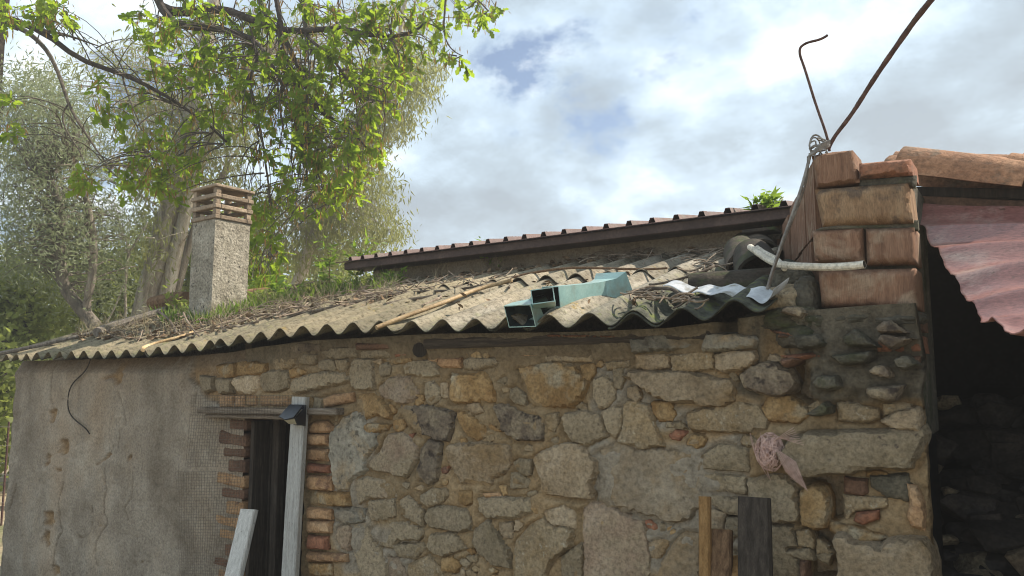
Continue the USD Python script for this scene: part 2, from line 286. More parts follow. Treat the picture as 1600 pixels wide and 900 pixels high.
def sheet_mat():
    mat("fibre_cement", {"g": ("geometry", {}), "a": ("attribute", {"attribute": "moss_dark"}),
        "oi": ("object_info", {}), "mr": ("map_range", {"to_min": .88, "to_max": 1.1}), "hs": ("hsv", {}),
        "n1": ("noise_texture", {"scale": 5.0, "detail": 9.0, "roughness": .65}), "n2": ("noise_texture", {"scale": 48.0, "detail": 6.0, "roughness": .75}),
        "n3": ("noise_texture", {"scale": 20.0, "detail": 6.0, "roughness": .7}), "mp": ("mapping", {"scale": (2.2, .30, .30)}), "oc": ("attribute", {"attribute": "ochre"}), "xo": ("mix", {"color2": (.285, .24, .16)}),
        "n6": ("noise_texture", {"scale": 26.0, "detail": 6.0, "roughness": .7}), "mp6": ("mapping", {"scale": (1.4, .22, .22)}), "c6": ("rgb_ramp", {"ramp": [(.35, (.62, .60, .57)), (.5, (1, 1, 1)), (.65, (1.22, 1.22, 1.22))]}), "m6": ("mix", {"mix_type": "multiply", "fac": 1.0}),
        "c1": ("rgb_ramp", {"ramp": [(.32, (.20, .172, .138)), (.5, (.335, .302, .255)), (.68, (.46, .435, .385))]}),
        "c2": ("rgb_ramp", {"ramp": [(.36, (.38, .36, .32)), (.5, (1, 1, 1)), (.66, (1.22, 1.2, 1.18))]}), "mu": ("mix", {"mix_type": "multiply", "fac": 1.0}),
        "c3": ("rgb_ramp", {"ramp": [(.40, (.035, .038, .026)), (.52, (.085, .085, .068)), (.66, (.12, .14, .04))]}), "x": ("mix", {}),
        "li": ("rgb_ramp", {"ramp": [(.60, (0, 0, 0)), (.66, (1, 1, 1))]}), "xl": ("mix", {"color2": (.30, .22, .085)}),
        "n4": ("noise_texture", {"scale": 7.0, "detail": 8.0, "roughness": .7}), "mp4": ("mapping", {"location": (5, 2, 1)}),
        "ad": ("math", {"math_type": "multiply_add", "value2": 1.5}), "bu": ("bump", {"strength": .7, "distance": .008}),
        "p": ("principled_bsdf", {"roughness": .93, "specular_ior_level": .2})},
        [("g.position", "mp.vector"), ("mp.vector", "n1.vector"), ("g.position", "n2.vector"), ("g.position", "n3.vector"), ("g.position", "mp4.vector"), ("mp4.vector", "n4.vector"),
         ("n1.fac", "c1.fac"), ("n2.fac", "c2.fac"), ("n3.fac", "c3.fac"), ("g.position", "mp6.vector"), ("mp6.vector", "n6.vector"), ("n6.fac", "c6.fac"), ("c1.color", "m6.color1"), ("c6.color", "m6.color2"), ("m6.color", "xo.color1"), ("oc.fac", "xo.fac"), ("xo.color", "xl.color1"), ("n4.fac", "li.fac"), ("li.color", "xl.fac"), ("xl.color", "mu.color1"), ("c2.color", "mu.color2"),
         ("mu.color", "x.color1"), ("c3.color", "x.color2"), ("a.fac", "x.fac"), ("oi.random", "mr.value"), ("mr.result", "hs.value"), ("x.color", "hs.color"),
         ("n3.fac", "ad.value1"), ("n2.fac", "ad.value3"), ("ad.value", "bu.height"), ("bu.normal", "p.normal"), ("hs.color", "p.base_color")], "p.BSDF")
sheet_mat()
def leaf(name, cols, trans, tfac=.45, r=.55):
    mat(name, {"g": ("geometry", {}), "c": ("rgb_ramp", {"ramp": [(i / (len(cols) - 1), c) for i, c in enumerate(cols)]}),
        "t": ("rgb_ramp", {"ramp": [(i / (len(trans) - 1), c) for i, c in enumerate(trans)]}),
        "p": ("principled_bsdf", {"roughness": r, "specular_ior_level": .35}), "tr": ("translucent_bsdf", {}), "x": ("mix_closure", {"fac": tfac})},
        [("g.random_per_island", "c.fac"), ("g.random_per_island", "t.fac"), ("c.color", "p.base_color"), ("t.color", "tr.color"), ("p.BSDF", "x.closure1"), ("tr.BSDF", "x.closure2")], "x.closure")
leaf("oak_leaf", [(.06, .10, .015), (.12, .165, .02), (.19, .225, .03), (.25, .26, .045), (.30, .26, .07)], [(.30, .42, .03), (.46, .55, .05), (.60, .66, .07), (.68, .68, .09), (.70, .56, .12)], .68)
leaf("catkin", [(.22, .13, .03), (.30, .20, .05), (.22, .10, .03)], [(.40, .25, .06), (.45, .34, .08), (.35, .17, .05)], .4)
leaf("gum_leaf", [(.16, .17, .08), (.24, .23, .10), (.30, .265, .115), (.34, .255, .11)], [(.40, .42, .14), (.54, .50, .18), (.62, .52, .18), (.62, .45, .16)], .45)
leaf("olive_leaf", [(.20, .225, .14), (.28, .30, .20), (.37, .385, .28), (.42, .43, .34)], [(.34, .40, .20), (.44, .48, .26), (.52, .54, .33)], .4)
leaf("shrub_leaf", [(.13, .155, .045), (.20, .205, .065), (.26, .24, .08), (.29, .22, .08)], [(.34, .40, .09), (.46, .48, .12), (.50, .42, .13)], .45)
leaf("weed_leaf", [(.09, .15, .03), (.14, .21, .04), (.20, .25, .06)], [(.28, .42, .05), (.40, .52, .08)], .45)
leaf("dry_stem", [(.20, .16, .09), (.30, .25, .15), (.38, .33, .22)], [(.3, .25, .15), (.4, .34, .2)], .3)
# ------------------------------------------------------------------ ground and hill
gx, gy = np.meshgrid(np.r_[-400, -120, -60, np.linspace(-30, 30, 61), 60, 120, 400], np.r_[-200, -60, -20, np.linspace(-10, 40, 51), 80, 160, 500], indexing="ij")
gz = 0.10 * fb(np.stack([gx, gy, 0 * gx], -1).reshape(-1, 3), .35, 3, 1).reshape(gx.shape)
gz = np.where((gx > -7.6) & (gx < 4) & (gy > -4) & (gy < 3), gz * .15 - .02, gz)
gz += np.clip(gy - 6, 0, 60) * .05 + np.clip(-gx - 14, 0, 60) * .07
obj("ground", grid_mesh(np.stack([gx, gy, gz], -1)), "ground_earth", smooth=True, kind="structure")
def ground_z(x, y): return max(0, y - 6) * .05 + max(0, -x - 14) * .07

# ------------------------------------------------------------------ the hut: walls
PITCH_W = .177
EX = np.array([-7.0, -6.37, -5.0, -4.3, -3.81, -3.5, -3.03, -2.13, -1.42, -1.06, -.89, -.68, -.4])
EZ = np.array([1.770, 1.772, 1.777, 1.782, 1.800, 1.83, 1.858, 1.864, 1.850, 1.853, 1.868, 1.89, 1.90])
def ze(x): return np.interp(x, EX, EZ)
def sl(x): return np.interp(x, [-4.3, -2.9], [.350, .300])
def on_roof(px, py, h=.03):
    d = ray(px, py); z0, s0 = 1.86, .31
    for _ in range(9):
        n = np.array([0, -s0, 1.0]); t = ((np.array([0, -.17, z0 + h]) - CAM) @ n) / (d @ n); p = CAM + d * t; z0, s0 = ze(p[0]), sl(p[0])
    return p
def roof_z(x, y, h=.03): return ze(x) + sl(x) * (y + .17) + h

hut = thing("stone_hut", "low stone hut with plastered left end and corrugated roof", "hut", (-3.5, 0, 0))
D0, D1, DTOP = -3.60, -3.06, 1.445                        # the doorway

def px_poly_dist(P, polys):                               # signed distance in pixels, negative inside
    u = shapely.union_all([Polygon(p).buffer(0) for p in polys]); pts = shapely.points(P)
    return np.where(shapely.contains(u, pts), -1, 1) * shapely.distance(u.boundary, pts)
def px_line_dist(P, lines):
    return shapely.distance(shapely.union_all([LineString(l) for l in lines]), shapely.points(P))

xs = np.linspace(-6.63, D0, 250); zs = np.r_[np.linspace(0, .28, 8)[:-1], np.arange(.28, 1.70, .0115), np.linspace(1.71, 1.0, 1) * 0 + 1.71]
GX, GZ = np.meshgrid(xs, zs, indexing="ij")
top = ze(GX) + .01; GZ = np.where(zs[None] >= 1.709, top, GZ)
P3 = np.stack([GX.ravel(), 0 * GX.ravel(), GZ.ravel()], 1); PP = pix(P3)
jig = np.stack([fb(P3 + 11, 5, 3, 5), fb(P3 + 23, 5, 3, 6)], 1) * 9 + np.stack([fb(P3, 22, 2, 15), fb(P3 + 5, 22, 2, 16)], 1) * 5
missing = [T("02", [(330, 790), (370, 770), (410, 780), (400, 830), (370, 895), (340, 880)]), T("02", [(655, 600), (760, 560), (820, 560), (830, 640), (770, 650), (740, 615), (660, 630)]),
    T("02", [(120, 440), (300, 500), (560, 490), (700, 525), (760, 520), (780, 650), (800, 660), (815, 520), (1020, 490), (1230, 480), (1300, 400), (100, 400)]),
    T("03", [(410, 70), (490, 65), (485, 170), (440, 180), (400, 170), (415, 120)]), T("03", [(340, 170), (380, 180), (370, 260), (345, 250)]), T("03", [(370, 255), (445, 260), (440, 295), (375, 290)]),
    T("03", [(630, 240), (690, 200), (710, 150), (765, 145), (740, 180), (700, 230), (660, 245)]), T("03", [(840, 230), (850, 185), (890, 150), (885, 190), (855, 240)]),
    T("03", [(320, 530), (390, 520), (405, 600), (400, 640), (305, 635)]), T("03", [(310, 640), (380, 650), (370, 740), (330, 780), (305, 700)]), T("03", [(640, 660), (650, 620), (700, 610), (690, 640)]),
    T("03", [(360, 860), (430, 860), (440, 940), (360, 940)]), T("03", [(925, 830), (965, 830), (960, 870), (930, 870)]), T("03", [(680, 250), (700, 260), (715, 370), (690, 380), (685, 300)]),
    T("02", [(1225, 480), (1600, 420), (1640, 420), (1640, 760), (1330, 760), (1260, 650), (1215, 590)])]
cracks = [T("02", [(765, 660), (790, 760), (810, 880)]), T("02", [(340, 550), (345, 740)]), T("02", [(1215, 550), (1225, 610), (1260, 650), (1250, 740)]), T("03", [(770, 0), (765, 130)]),
    T("03", [(845, 310), (845, 430), (810, 490), (830, 560)]), T("03", [(430, 320), (400, 440), (395, 560), (410, 640), (380, 720), (350, 860)]),
    T("03", [(680, 240), (690, 380), (680, 470), (700, 590), (640, 680), (620, 740), (630, 850)]), T("03", [(610, 490), (610, 600)]), T("03", [(130, 340), (80, 500)]), T("03", [(520, 670), (570, 680)])]
dm = px_poly_dist(PP + jig * 1.3, missing) + 1.5 + 3.0 * fb(P3, 18, 3, 61); dc = px_line_dist(PP + jig * .6, cracks)
mask = np.clip(.5 - dm / 3, 0, 1)
h = .020 * fb(P3, 1.6, 4, 2) + .012 * fb(P3, 9, 4, 3) + .004 * fb(P3, 40, 2, 4)
h += -.026 * mask - .010 * np.exp(-(dc / 1.0) ** 2) - .012 * np.clip(fb(P3, 6, 4, 31) - .25, 0, 1) * 2
h -= .05 * np.clip((P3[:, 2] - 1.69) / .08, 0, 1)
edge = np.linspace(0, 1, 250)[:, None] * 3.03
GXe = GX + np.where(edge < .2, (1 - edge / .2) * (.035 * fb(np.stack([0 * GX, 0 * GX, GZ], -1).reshape(-1, 3), 9, 3, 9).reshape(GX.shape)), 0)
V = np.stack([GXe, -h.reshape(GX.shape), GZ], -1)
moss_dark = np.maximum(np.clip((P3[:, 2] - ze(P3[:, 0]) + .09) / .06, 0, 1) * .6, np.exp(-(dc / .9) ** 2) * .65 * np.clip(.5 + 1.5 * fb(P3, 5, 3, 77), 0, 1))
V = np.concatenate([np.stack([V[0, :, 0] + .03, 0 * V[0, :, 0] + .38, V[0, :, 2]], -1)[None], V], 0)
sh = (len(xs) + 1, len(zs)); ext = lambda a: np.vstack([a.reshape(GX.shape)[:1], a.reshape(GX.shape)]).ravel()
plastered = obj("plastered_wall", grid_mesh(V), "plaster", hut, mask={"mask": ext(mask), "moss_dark": ext(moss_dark)}, label="grey plaster wall with cracks and bare clay patches")
obj("wall_core", [box(-6.58, D0 - .13, .05, .36, 0, 1.73), box(D1 + .1, -.33, .06, .38, 0, 1.80), box(D0 - .14, D1 + .11, .06, .36, DTOP + .04, 1.80)], "plaster_lump", hut)
obj("end_wall", [box(-6.58, -6.2, .36, 1.33, 0, 1.76), trimesh.Trimesh([(-6.57, .1, 1.74), (-6.57, 1.32, 1.74), (-6.57, 1.32, 2.2), (-6.3, .1, 1.74), (-6.3, 1.32, 1.74), (-6.3, 1.32, 2.2)],
    [(0, 2, 1), (3, 4, 5), (0, 3, 5), (0, 5, 2), (0, 1, 4), (0, 4, 3), (1, 2, 5), (1, 5, 4)])], "plaster_lump", hut)
obj("back_wall", box(-6.6, -4.05, 1.26, 1.5, 0, 2.19), "render_brown", hut)

# the rubble part: core with recessed joints, then every stone
S = []                                                    # (polygon in photo pixels, material, how proud in metres)
def s(tile, pts, m="stone_tan", proud=.028): S.append((T(tile, pts), m, proud))
s("02", [(1465, 600), (1480, 570), (1530, 560), (1620, 555), (1632, 570), (1630, 640), (1560, 672), (1500, 660)], "stone_pale")
s("12", [(45, 545), (110, 520), (200, 525), (220, 560), (215, 630), (150, 655), (60, 650), (35, 620)], "stone_grey")
s("12", [(225, 590), (300, 560), (470, 530), (560, 545), (590, 590), (480, 615), (330, 655), (250, 670), (225, 640)], "stone_grey", .04)
s("12", [(120, 450), (180, 435), (250, 450), (260, 475), (215, 510), (140, 515), (120, 490)])
s("12", [(265, 440), (320, 420), (400, 430), (390, 470), (370, 480), (280, 475)])
s("12", [(220, 515), (280, 503), (330, 530), (260, 553), (225, 560)], "stone_ochre")
s("12", [(405, 470), (440, 455), (495, 460), (510, 500), (500, 520), (440, 515), (405, 500)], "stone_grey")
s("12", [(515, 460), (580, 455), (590, 470), (570, 520), (540, 520), (520, 500)])
s("12", [(597, 480), (620, 450), (740, 460), (745, 500), (755, 640), (640, 640), (600, 620), (592, 550)], "stone_grey", .02)
s("12", [(785, 490), (830, 470), (860, 500), (850, 540), (800, 555), (785, 520)], "stone_grey")
s("12", [(925, 500), (970, 465), (1090, 460), (1140, 490), (1160, 555), (1060, 560), (950, 545)], "stone_grey")
s("12", [(1155, 440), (1295, 435), (1295, 500), (1180, 500), (1150, 480)], "brick_tan")
s("12", [(1085, 440), (1145, 440), (1140, 462), (1090, 465)], "brick_tan", .018)
s("12", [(1305, 460), (1340, 445), (1500, 450), (1525, 475), (1480, 490), (1380, 515), (1310, 505)], "stone_grey")
s("12", [(1230, 545), (1300, 550), (1440, 540), (1480, 590), (1510, 690), (1500, 720), (1380, 720), (1230, 725), (1225, 640)], "stone_ochre", .04)
s("12", [(770, 640), (830, 580), (900, 550), (970, 570), (1030, 650), (980, 720), (900, 730), (800, 690)], "stone_purple", .02)
s("12", [(1070, 600), (1120, 590), (1160, 640), (1155, 700), (1110, 735), (1080, 720), (1065, 660)], "stone_grey")
s("12", [(1165, 600), (1210, 600), (1210, 690), (1170, 680)], "stone_pale", .015)
s("12", [(435, 690), (500, 665), (622, 652), (625, 710), (440, 748)], "brick_tan")
s("12", [(640, 680), (740, 665), (800, 710), (860, 790), (860, 830), (760, 800), (690, 825), (665, 750), (635, 740)], "stone_ochre")
s("12", [(900, 745), (1080, 745), (1240, 780), (1250, 870), (1215, 965), (1150, 960), (1040, 930), (960, 870), (910, 800)], "stone_dark", .022)
s("12", [(1335, 735), (1400, 725), (1430, 775), (1380, 785), (1340, 760)], "stone_pale")
s("12", [(1265, 785), (1300, 780), (1380, 820), (1445, 880), (1440, 930), (1390, 960), (1340, 930), (1290, 860)], "stone_ochre", .03)
s("22", [(-110, 740), (-20, 730), (60, 785), (180, 810), (200, 880), (210, 950), (150, 960), (30, 960), (-60, 900)], "stone_dark", .02)
s("12", [(350, 870), (385, 833), (460, 830), (505, 865), (512, 905), (480, 905), (360, 905)], "brick_tan", .035)
s("12", [(650, 870), (700, 855), (850, 860), (840, 885), (780, 900), (700, 915), (650, 905)], "stone_ochre")
s("12", [(870, 835), (930, 825), (935, 880), (900, 900), (870, 880)], "stone_ochre", .02)
s("12", [(360, 690), (370, 760), (325, 760), (325, 690)], "stone_ochre", .02)
s("12", [(380, 690), (420, 700), (415, 760), (372, 760)], "stone_grey", .02)
s("12", [(200, 385), (300, 352), (425, 360), (415, 400), (260, 415)], "stone_dark", .04)
s("12", [(425, 410), (500, 380), (640, 382), (640, 430), (520, 448), (450, 440)], "stone_grey", .03)
s("12", [(652, 400), (870, 395), (865, 435), (660, 440)], "stone_grey", .03)
s("12", [(640, 345), (870, 340), (870, 388), (645, 388)], "brick_dark", .035)
s("12", [(885, 410), (960, 402), (975, 425), (890, 434)], "brick_red", .03)
s("12", [(800, 452), (920, 447), (980, 445), (985, 462), (880, 472)], "stone_ochre", .02)
s("12", [(750, 462), (795, 450), (790, 476)], "stone_pale", .015)
s("22", [(40, 510), (190, 490), (330, 480), (400, 510), (480, 610), (440, 700), (380, 755), (200, 757), (110, 720), (80, 620)], "stone_ochre", .045)
s("22", [(5, 640), (40, 625), (95, 680), (88, 730), (30, 720), (0, 690)], "stone_grey")
s("22", [(440, 490), (520, 480), (530, 530), (490, 580), (460, 560)], "stone_ochre")
s("22", [(520, 575), (600, 557), (640, 600), (650, 690), (600, 750), (550, 755), (520, 690)], "stone_grey", .035)
s("22", [(648, 510), (698, 505), (704, 580), (690, 630), (655, 620), (646, 560)], "stone_grey", .02)
s("22", [(740, 530), (900, 540), (1050, 532), (1180, 555), (1370, 590), (1395, 650), (1390, 710), (1330, 750), (1200, 745), (1010, 725), (900, 690), (830, 640), (740, 590), (712, 570)], "stone_pale", .055)
s("22", [(780, 420), (970, 420), (985, 440), (985, 505), (880, 515), (785, 510)], "stone_pale", .045)
s("22", [(1000, 430), (1120, 415), (1260, 407), (1270, 515), (1130, 525), (1003, 528)], "stone_tan", .045)
s("22", [(1280, 420), (1400, 405), (1530, 405), (1540, 450), (1500, 500), (1330, 530), (1285, 515)], "stone_pale", .055)
s("22", [(770, 335), (980, 292), (1190, 330), (1182, 378), (980, 400), (780, 408)], "patch_grey", .06)
s("22", [(1205, 380), (1240, 300), (1390, 300), (1550, 320), (1545, 370), (1400, 398), (1215, 403)], "patch_grey", .07)
s("22", [(265, 292), (680, 300), (690, 313), (270, 310)], "brick_red", .085)
s("22", [(730, 295), (900, 290), (905, 325), (740, 330)], "brick_red", .05)
s("22", [(295, 375), (470, 380), (470, 405), (290, 405)], "brick_dark", .03)
s("22", [(545, 382), (660, 370), (660, 395), (560, 405)], "brick_red", .035)
s("22", [(10, 412), (190, 410), (190, 430), (40, 432)], "brick_tan", .03)
s("22", [(210, 427), (500, 417), (500, 458), (370, 463), (220, 460)], "stone_tan", .03)
s("22", [(600, 475), (740, 463), (740, 490), (610, 508)], "stone_tan", .025)
s("22", [(735, 632), (795, 620), (815, 680), (788, 712), (735, 680)], "stone_pale")
s("22", [(700, 722), (780, 716), (860, 740), (880, 800), (910, 900), (960, 995), (800, 1013), (740, 990), (655, 975), (692, 860)], "stone_tan", .035)
s("22", [(880, 720), (990, 722), (1025, 790), (1000, 830), (925, 830), (888, 780)], "stone_ochre", .025)
s("22", [(570, 782), (640, 742), (686, 765), (684, 880), (650, 935), (610, 895)], "stone_grey", .03)
s("22", [(320, 805), (430, 775), (560, 795), (572, 860), (600, 930), (540, 958), (460, 998), (380, 960), (340, 900)], "stone_grey", .03)
s("22", [(215, 800), (295, 790), (295, 840), (270, 900), (232, 880)], "stone_tan", .02)
s("22", [(1095, 790), (1200, 762), (1400, 720), (1540, 752), (1600, 830), (1585, 900), (1450, 910), (1105, 900)], "stone_tan", .035)
s("32", [(-170, 560), (-120, 510), (0, 472), (140, 522), (178, 600), (158, 650), (60, 688), (-50, 660), (-150, 620)], "stone_dark", .06)
s("32", [(0, 695), (130, 685), (245, 760), (255, 800), (190, 848), (0, 828), (-40, 765)], "stone_ochre", .04)
s("32", [(440, 722), (500, 717), (690, 762), (688, 820), (620, 840), (450, 828)], "stone_tan", .05)
s("32", [(730, 733), (890, 722), (888, 750), (733, 788)], "stone_tan", .04)
s("32", [(720, 835), (800, 782), (940, 752), (955, 820), (945, 888), (800, 880)], "stone_pale", .06)
s("33", [(80, 130), (140, 50), (300, 10), (500, 2), (950, 0), (970, 30), (960, 80), (930, 160), (880, 240), (790, 253), (740, 232), (580, 238), (500, 262), (230, 275), (130, 220)], "stone_grey", .075)
s("33", [(-125, 300), (0, 275), (100, 272), (170, 330), (205, 480), (185, 560), (100, 575), (0, 558), (-115, 560)], "stone_grey", .05)
s("33", [(215, 365), (300, 332), (350, 352), (383, 430), (373, 588), (300, 608), (222, 580), (210, 470)], "stone_ochre", .06)
s("33", [(480, 275), (630, 290), (632, 380), (600, 398), (482, 380)], "brick_dark", .03)
s("33", [(645, 285), (860, 272), (918, 400), (860, 428), (740, 398), (655, 340)], "stone_mossy", .045)
s("33", [(480, 405), (740, 420), (740, 468), (600, 480), (545, 488), (490, 535)], "stone_tan", .035)
s("33", [(560, 495), (700, 482), (700, 540), (600, 578), (540, 550)], "brick_red", .03)
s("33", [(875, 315), (940, 332), (988, 430), (998, 500), (988, 608), (905, 580), (875, 520), (893, 430)], "brick_tan", .05)
s("33", [(390, 562), (520, 592), (700, 642), (735, 658), (620, 688), (500, 678), (392, 608)], "stone_ochre", .05)
s("33", [(402, 642), (480, 632), (560, 692), (700, 702), (860, 662), (980, 682), (1018, 760), (1038, 900), (1040, 1060), (460, 1060), (440, 780)], "stone_pale", .085)
s("33", [(190, 622), (260, 612), (284, 680), (278, 718), (200, 700)], "stone_tan", .04)
s("33", [(120, 745), (265, 732), (288, 785), (220, 780)], "stone_grey", .05)
s("33", [(212, 790), (265, 785), (265, 910), (212, 910)], "brick_dark", .05)
s("33", [(0, 585), (150, 592), (176, 720), (110, 735), (110, 755), (200, 790), (205, 930), (0, 930)], "stone_grey", .045)
s("13", [(830, 25), (930, 12), (1018, 100), (1018, 180), (965, 270), (935, 298), (850, 270), (700, 238), (740, 170), (800, 110)], "stone_purple", .03)
s("13", [(1040, 112), (1080, 62), (1175, 72), (1158, 220), (1148, 300), (1090, 338), (1012, 300), (1002, 250), (1032, 170)], "stone_dark", .028)
s("13", [(1200, 95), (1400, 78), (1596, 96), (1606, 190), (1568, 258), (1480, 298), (1488, 336), (1360, 320), (1280, 328), (1250, 260), (1213, 170)], "stone_pale", .035)
s("13", [(650, 302), (700, 284), (810, 304), (878, 345), (888, 415), (720, 418), (660, 455), (642, 380)], "stone_purple", .02)
s("13", [(725, 432), (878, 424), (888, 530), (810, 555), (745, 558), (705, 480)], "stone_grey", .02)
s("13", [(908, 430), (960, 402), (1056, 490), (1056, 588), (960, 548), (914, 518)], "stone_grey", .025)
s("13", [(1042, 402), (1110, 358), (1200, 353), (1218, 390), (1158, 455), (1082, 466), (1044, 440)], "stone_tan", .025)
s("13", [(1280, 372), (1358, 372), (1358, 438), (1320, 456), (1282, 430)], "stone_ochre", .02)
s("13", [(1392, 422), (1600, 412), (1720, 417), (1725, 508), (1600, 543), (1460, 543), (1402, 500)], "stone_grey", .04)
s("13", [(1075, 492), (1200, 464), (1328, 490), (1362, 560), (1346, 618), (1270, 626), (1082, 598), (1064, 540)], "stone_grey", .025)
s("13", [(1100, 642), (1250, 634), (1326, 728), (1180, 776), (1122, 768), (1072, 710)], "stone_grey", .025)
s("13", [(722, 612), (780, 573), (920, 563), (1056, 612), (1056, 648), (1020, 686), (905, 676), (862, 736), (782, 706), (733, 660)], "stone_grey", .02)
s("13", [(602, 592), (700, 583), (730, 690), (798, 740), (806, 800), (828, 870), (838, 930), (692, 930), (642, 820), (602, 700)], "stone_grey", .022)
s("13", [(522, 602), (588, 584), (606, 640), (598, 738), (552, 728), (513, 660)], "stone_purple", .03)
s("13", [(832, 782), (900, 792), (938, 850), (948, 920), (852, 920)], "stone_purple", .018)
s("13", [(866, 712), (1058, 694), (1058, 738), (1000, 796), (905, 776)], "stone_grey", .02)
s("13", [(962, 832), (1090, 774), (1176, 870), (1178, 940), (962, 940)], "stone_tan", .025)
s("13", [(1172, 794), (1240, 784), (1286, 830), (1258, 876), (1176, 860)], "stone_ochre", .03)
s("13", [(1372, 614), (1450, 553), (1508, 620), (1556, 700), (1596, 740), (1596, 850), (1500, 838), (1402, 760), (1354, 690)], "stone_grey", .03)
s("13", [(1532, 572), (1606, 572), (1612, 658), (1562, 658), (1536, 620)], "stone_pale", .02)
s("13", [(1424, 382), (1528, 377), (1546, 400), (1444, 408)], "brick_tan", .018)
s("23", [(140, 162), (250, 113), (330, 84), (450, 103), (518, 200), (526, 260), (498, 340), (508, 428), (400, 418), (200, 398), (170, 270)], "stone_pale", .035)
s("23", [(12, 192), (60, 168), (128, 182), (128, 268), (80, 268), (32, 230)], "stone_grey")
s("23", [(2, 256), (60, 266), (124, 310), (106, 348), (2, 348)], "stone_grey", .02)
s("23", [(217, 500), (330, 464), (400, 502), (408, 608), (330, 586), (270, 586), (232, 550)], "stone_pale", .03)
s("23", [(22, 700), (122, 584), (200, 545), (270, 604), (330, 604), (396, 632), (378, 718), (300, 768), (250, 830), (200, 940), (12, 940), (6, 800)], "stone_tan", .035)
s("23", [(314, 782), (400, 724), (448, 694), (448, 940), (322, 940)], "stone_grey", .02)
s("23", [(440, 492), (500, 454), (600, 490), (720, 540), (818, 582), (838, 680), (866, 800), (856, 940), (462, 940), (442, 640)], "stone_purple", .03)
s("23", [(848, 692), (958, 668), (986, 682), (930, 786), (852, 778)], "stone_pale", .015)
s("23", [(832, 553), (870, 542), (928, 592), (900, 618), (842, 590)], "brick_red", .015)
s("23", [(1012, 702), (1080, 624), (1168, 642), (1178, 940), (884, 940), (952, 800)], "plaster_lump", .022)
s("23", [(1205, 145), (1300, 85), (1480, 112), (1488, 255), (1205, 232)], "stone_grey", .03)
s("23", [(1196, 264), (1330, 270), (1460, 294), (1472, 386), (1340, 368), (1204, 378)], "stone_grey", .03)
s("23", [(1242, 402), (1438, 424), (1438, 516), (1350, 506), (1254, 450)], "stone_grey", .03)
s("23", [(1222, 474), (1338, 514), (1316, 606), (1232, 596)], "stone_pale", .03)
s("23", [(1352, 544), (1440, 544), (1440, 646), (1372, 646), (1344, 600)], "stone_grey", .035)
s("23", [(540, 130), (650, 95), (760, 125), (1000, 135), (1185, 155), (1185, 260), (1172, 395), (1182, 475), (1095, 556), (1000, 574), (830, 534), (700, 494), (530, 425), (548, 280)], "plaster_lump", .014)
s("13", [(480, 25), (560, -75), (640, -125), (686, -60), (682, 10), (756, 22), (766, 80), (698, 170), (686, 260), (636, 286), (600, 330), (588, 378), (522, 382), (502, 330), (492, 260), (478, 180)], "patch_grey", .018)
s("13", [(490, 480), (600, 470), (700, 480), (700, 560), (560, 580), (500, 540)], "patch_grey", .014)
s("02", [(1480, 675), (1540, 672), (1545, 745), (1480, 745)], "brick_tan", .02); s("02", [(1380, 668), (1472, 672), (1472, 745), (1385, 745)], "brick_tan", .02)
s("12", [(-40, 672), (20, 668), (20, 735), (-40, 738)], "brick_tan", .02); s("12", [(40, 672), (225, 680), (225, 735), (140, 738), (40, 735)], "brick_tan", .02)
s("02", [(1250, 560), (1340, 565), (1340, 640), (1290, 655), (1262, 610)], "stone_grey", .02); s("02", [(1350, 575), (1458, 575), (1455, 655), (1380, 660), (1350, 620)], "stone_grey", .022)
s("02", [(1370, 490), (1470, 480), (1470, 555), (1420, 565), (1375, 540)], "stone_ochre", .02); s("02", [(1480, 480), (1600, 470), (1690, 480), (1680, 545), (1480, 550)], "stone_ochre", .025)
BR = [(825, 900, 460), (908, 987, 472), (995, 1085, 472), (1090, 1158, 476), (1166, 1268, 492), (1274, 1366, 600), (1362, 1448, 488), (1447, 1532, 490), (1537, 1636, 470), (1640, 1712, 590), (1718, 1800, 492), (1806, 1890, 480), (1896, 1980, 560), (1986, 2070, 480), (2076, 2160, 500), (2166, 2250, 480), (2256, 2340, 560)]
for k, (a, b, x1) in enumerate(BR[1:]):                   # the brick jamb right of the doorway
    s("12", [(347, a + 2), (x1, a + 6 + 6 * (k % 3)), (x1 + 4, b - 4), (347, b - 6 - 4 * (k % 2))], ["brick_tan", "brick_tan", "brick_tan", "stone_ochre", "brick_red"][(k * 7) % 5], .04)
for k in range(26):
    cx_, cy_ = np.random.default_rng(k).uniform((1215, 492), (1432, 640)); r_ = np.random.default_rng(k + 50).uniform(8, 22); an = np.sort(np.random.default_rng(k + 90).uniform(0, 6.28, 7))
    q_ = [(cx_ + 1.4 * r_ * math.cos(t), cy_ + .7 * r_ * math.sin(t)) for t in an]
    if Polygon(q_).buffer(0).geom_type == "Polygon" and not any(Polygon(q_).buffer(2).intersects(Polygon(p_).buffer(0)) for p_, _, _ in S): S.append((q_, ["stone_mossy", "stone_dark", "stone_mossy", "brick_dark"][k % 4], .10))
core_polys = [np.array([at(*q, y=0.0)[[0, 2]] for q in p]) for p, _, _ in S]
shp = [Polygon(p).buffer(0) for p in core_polys]

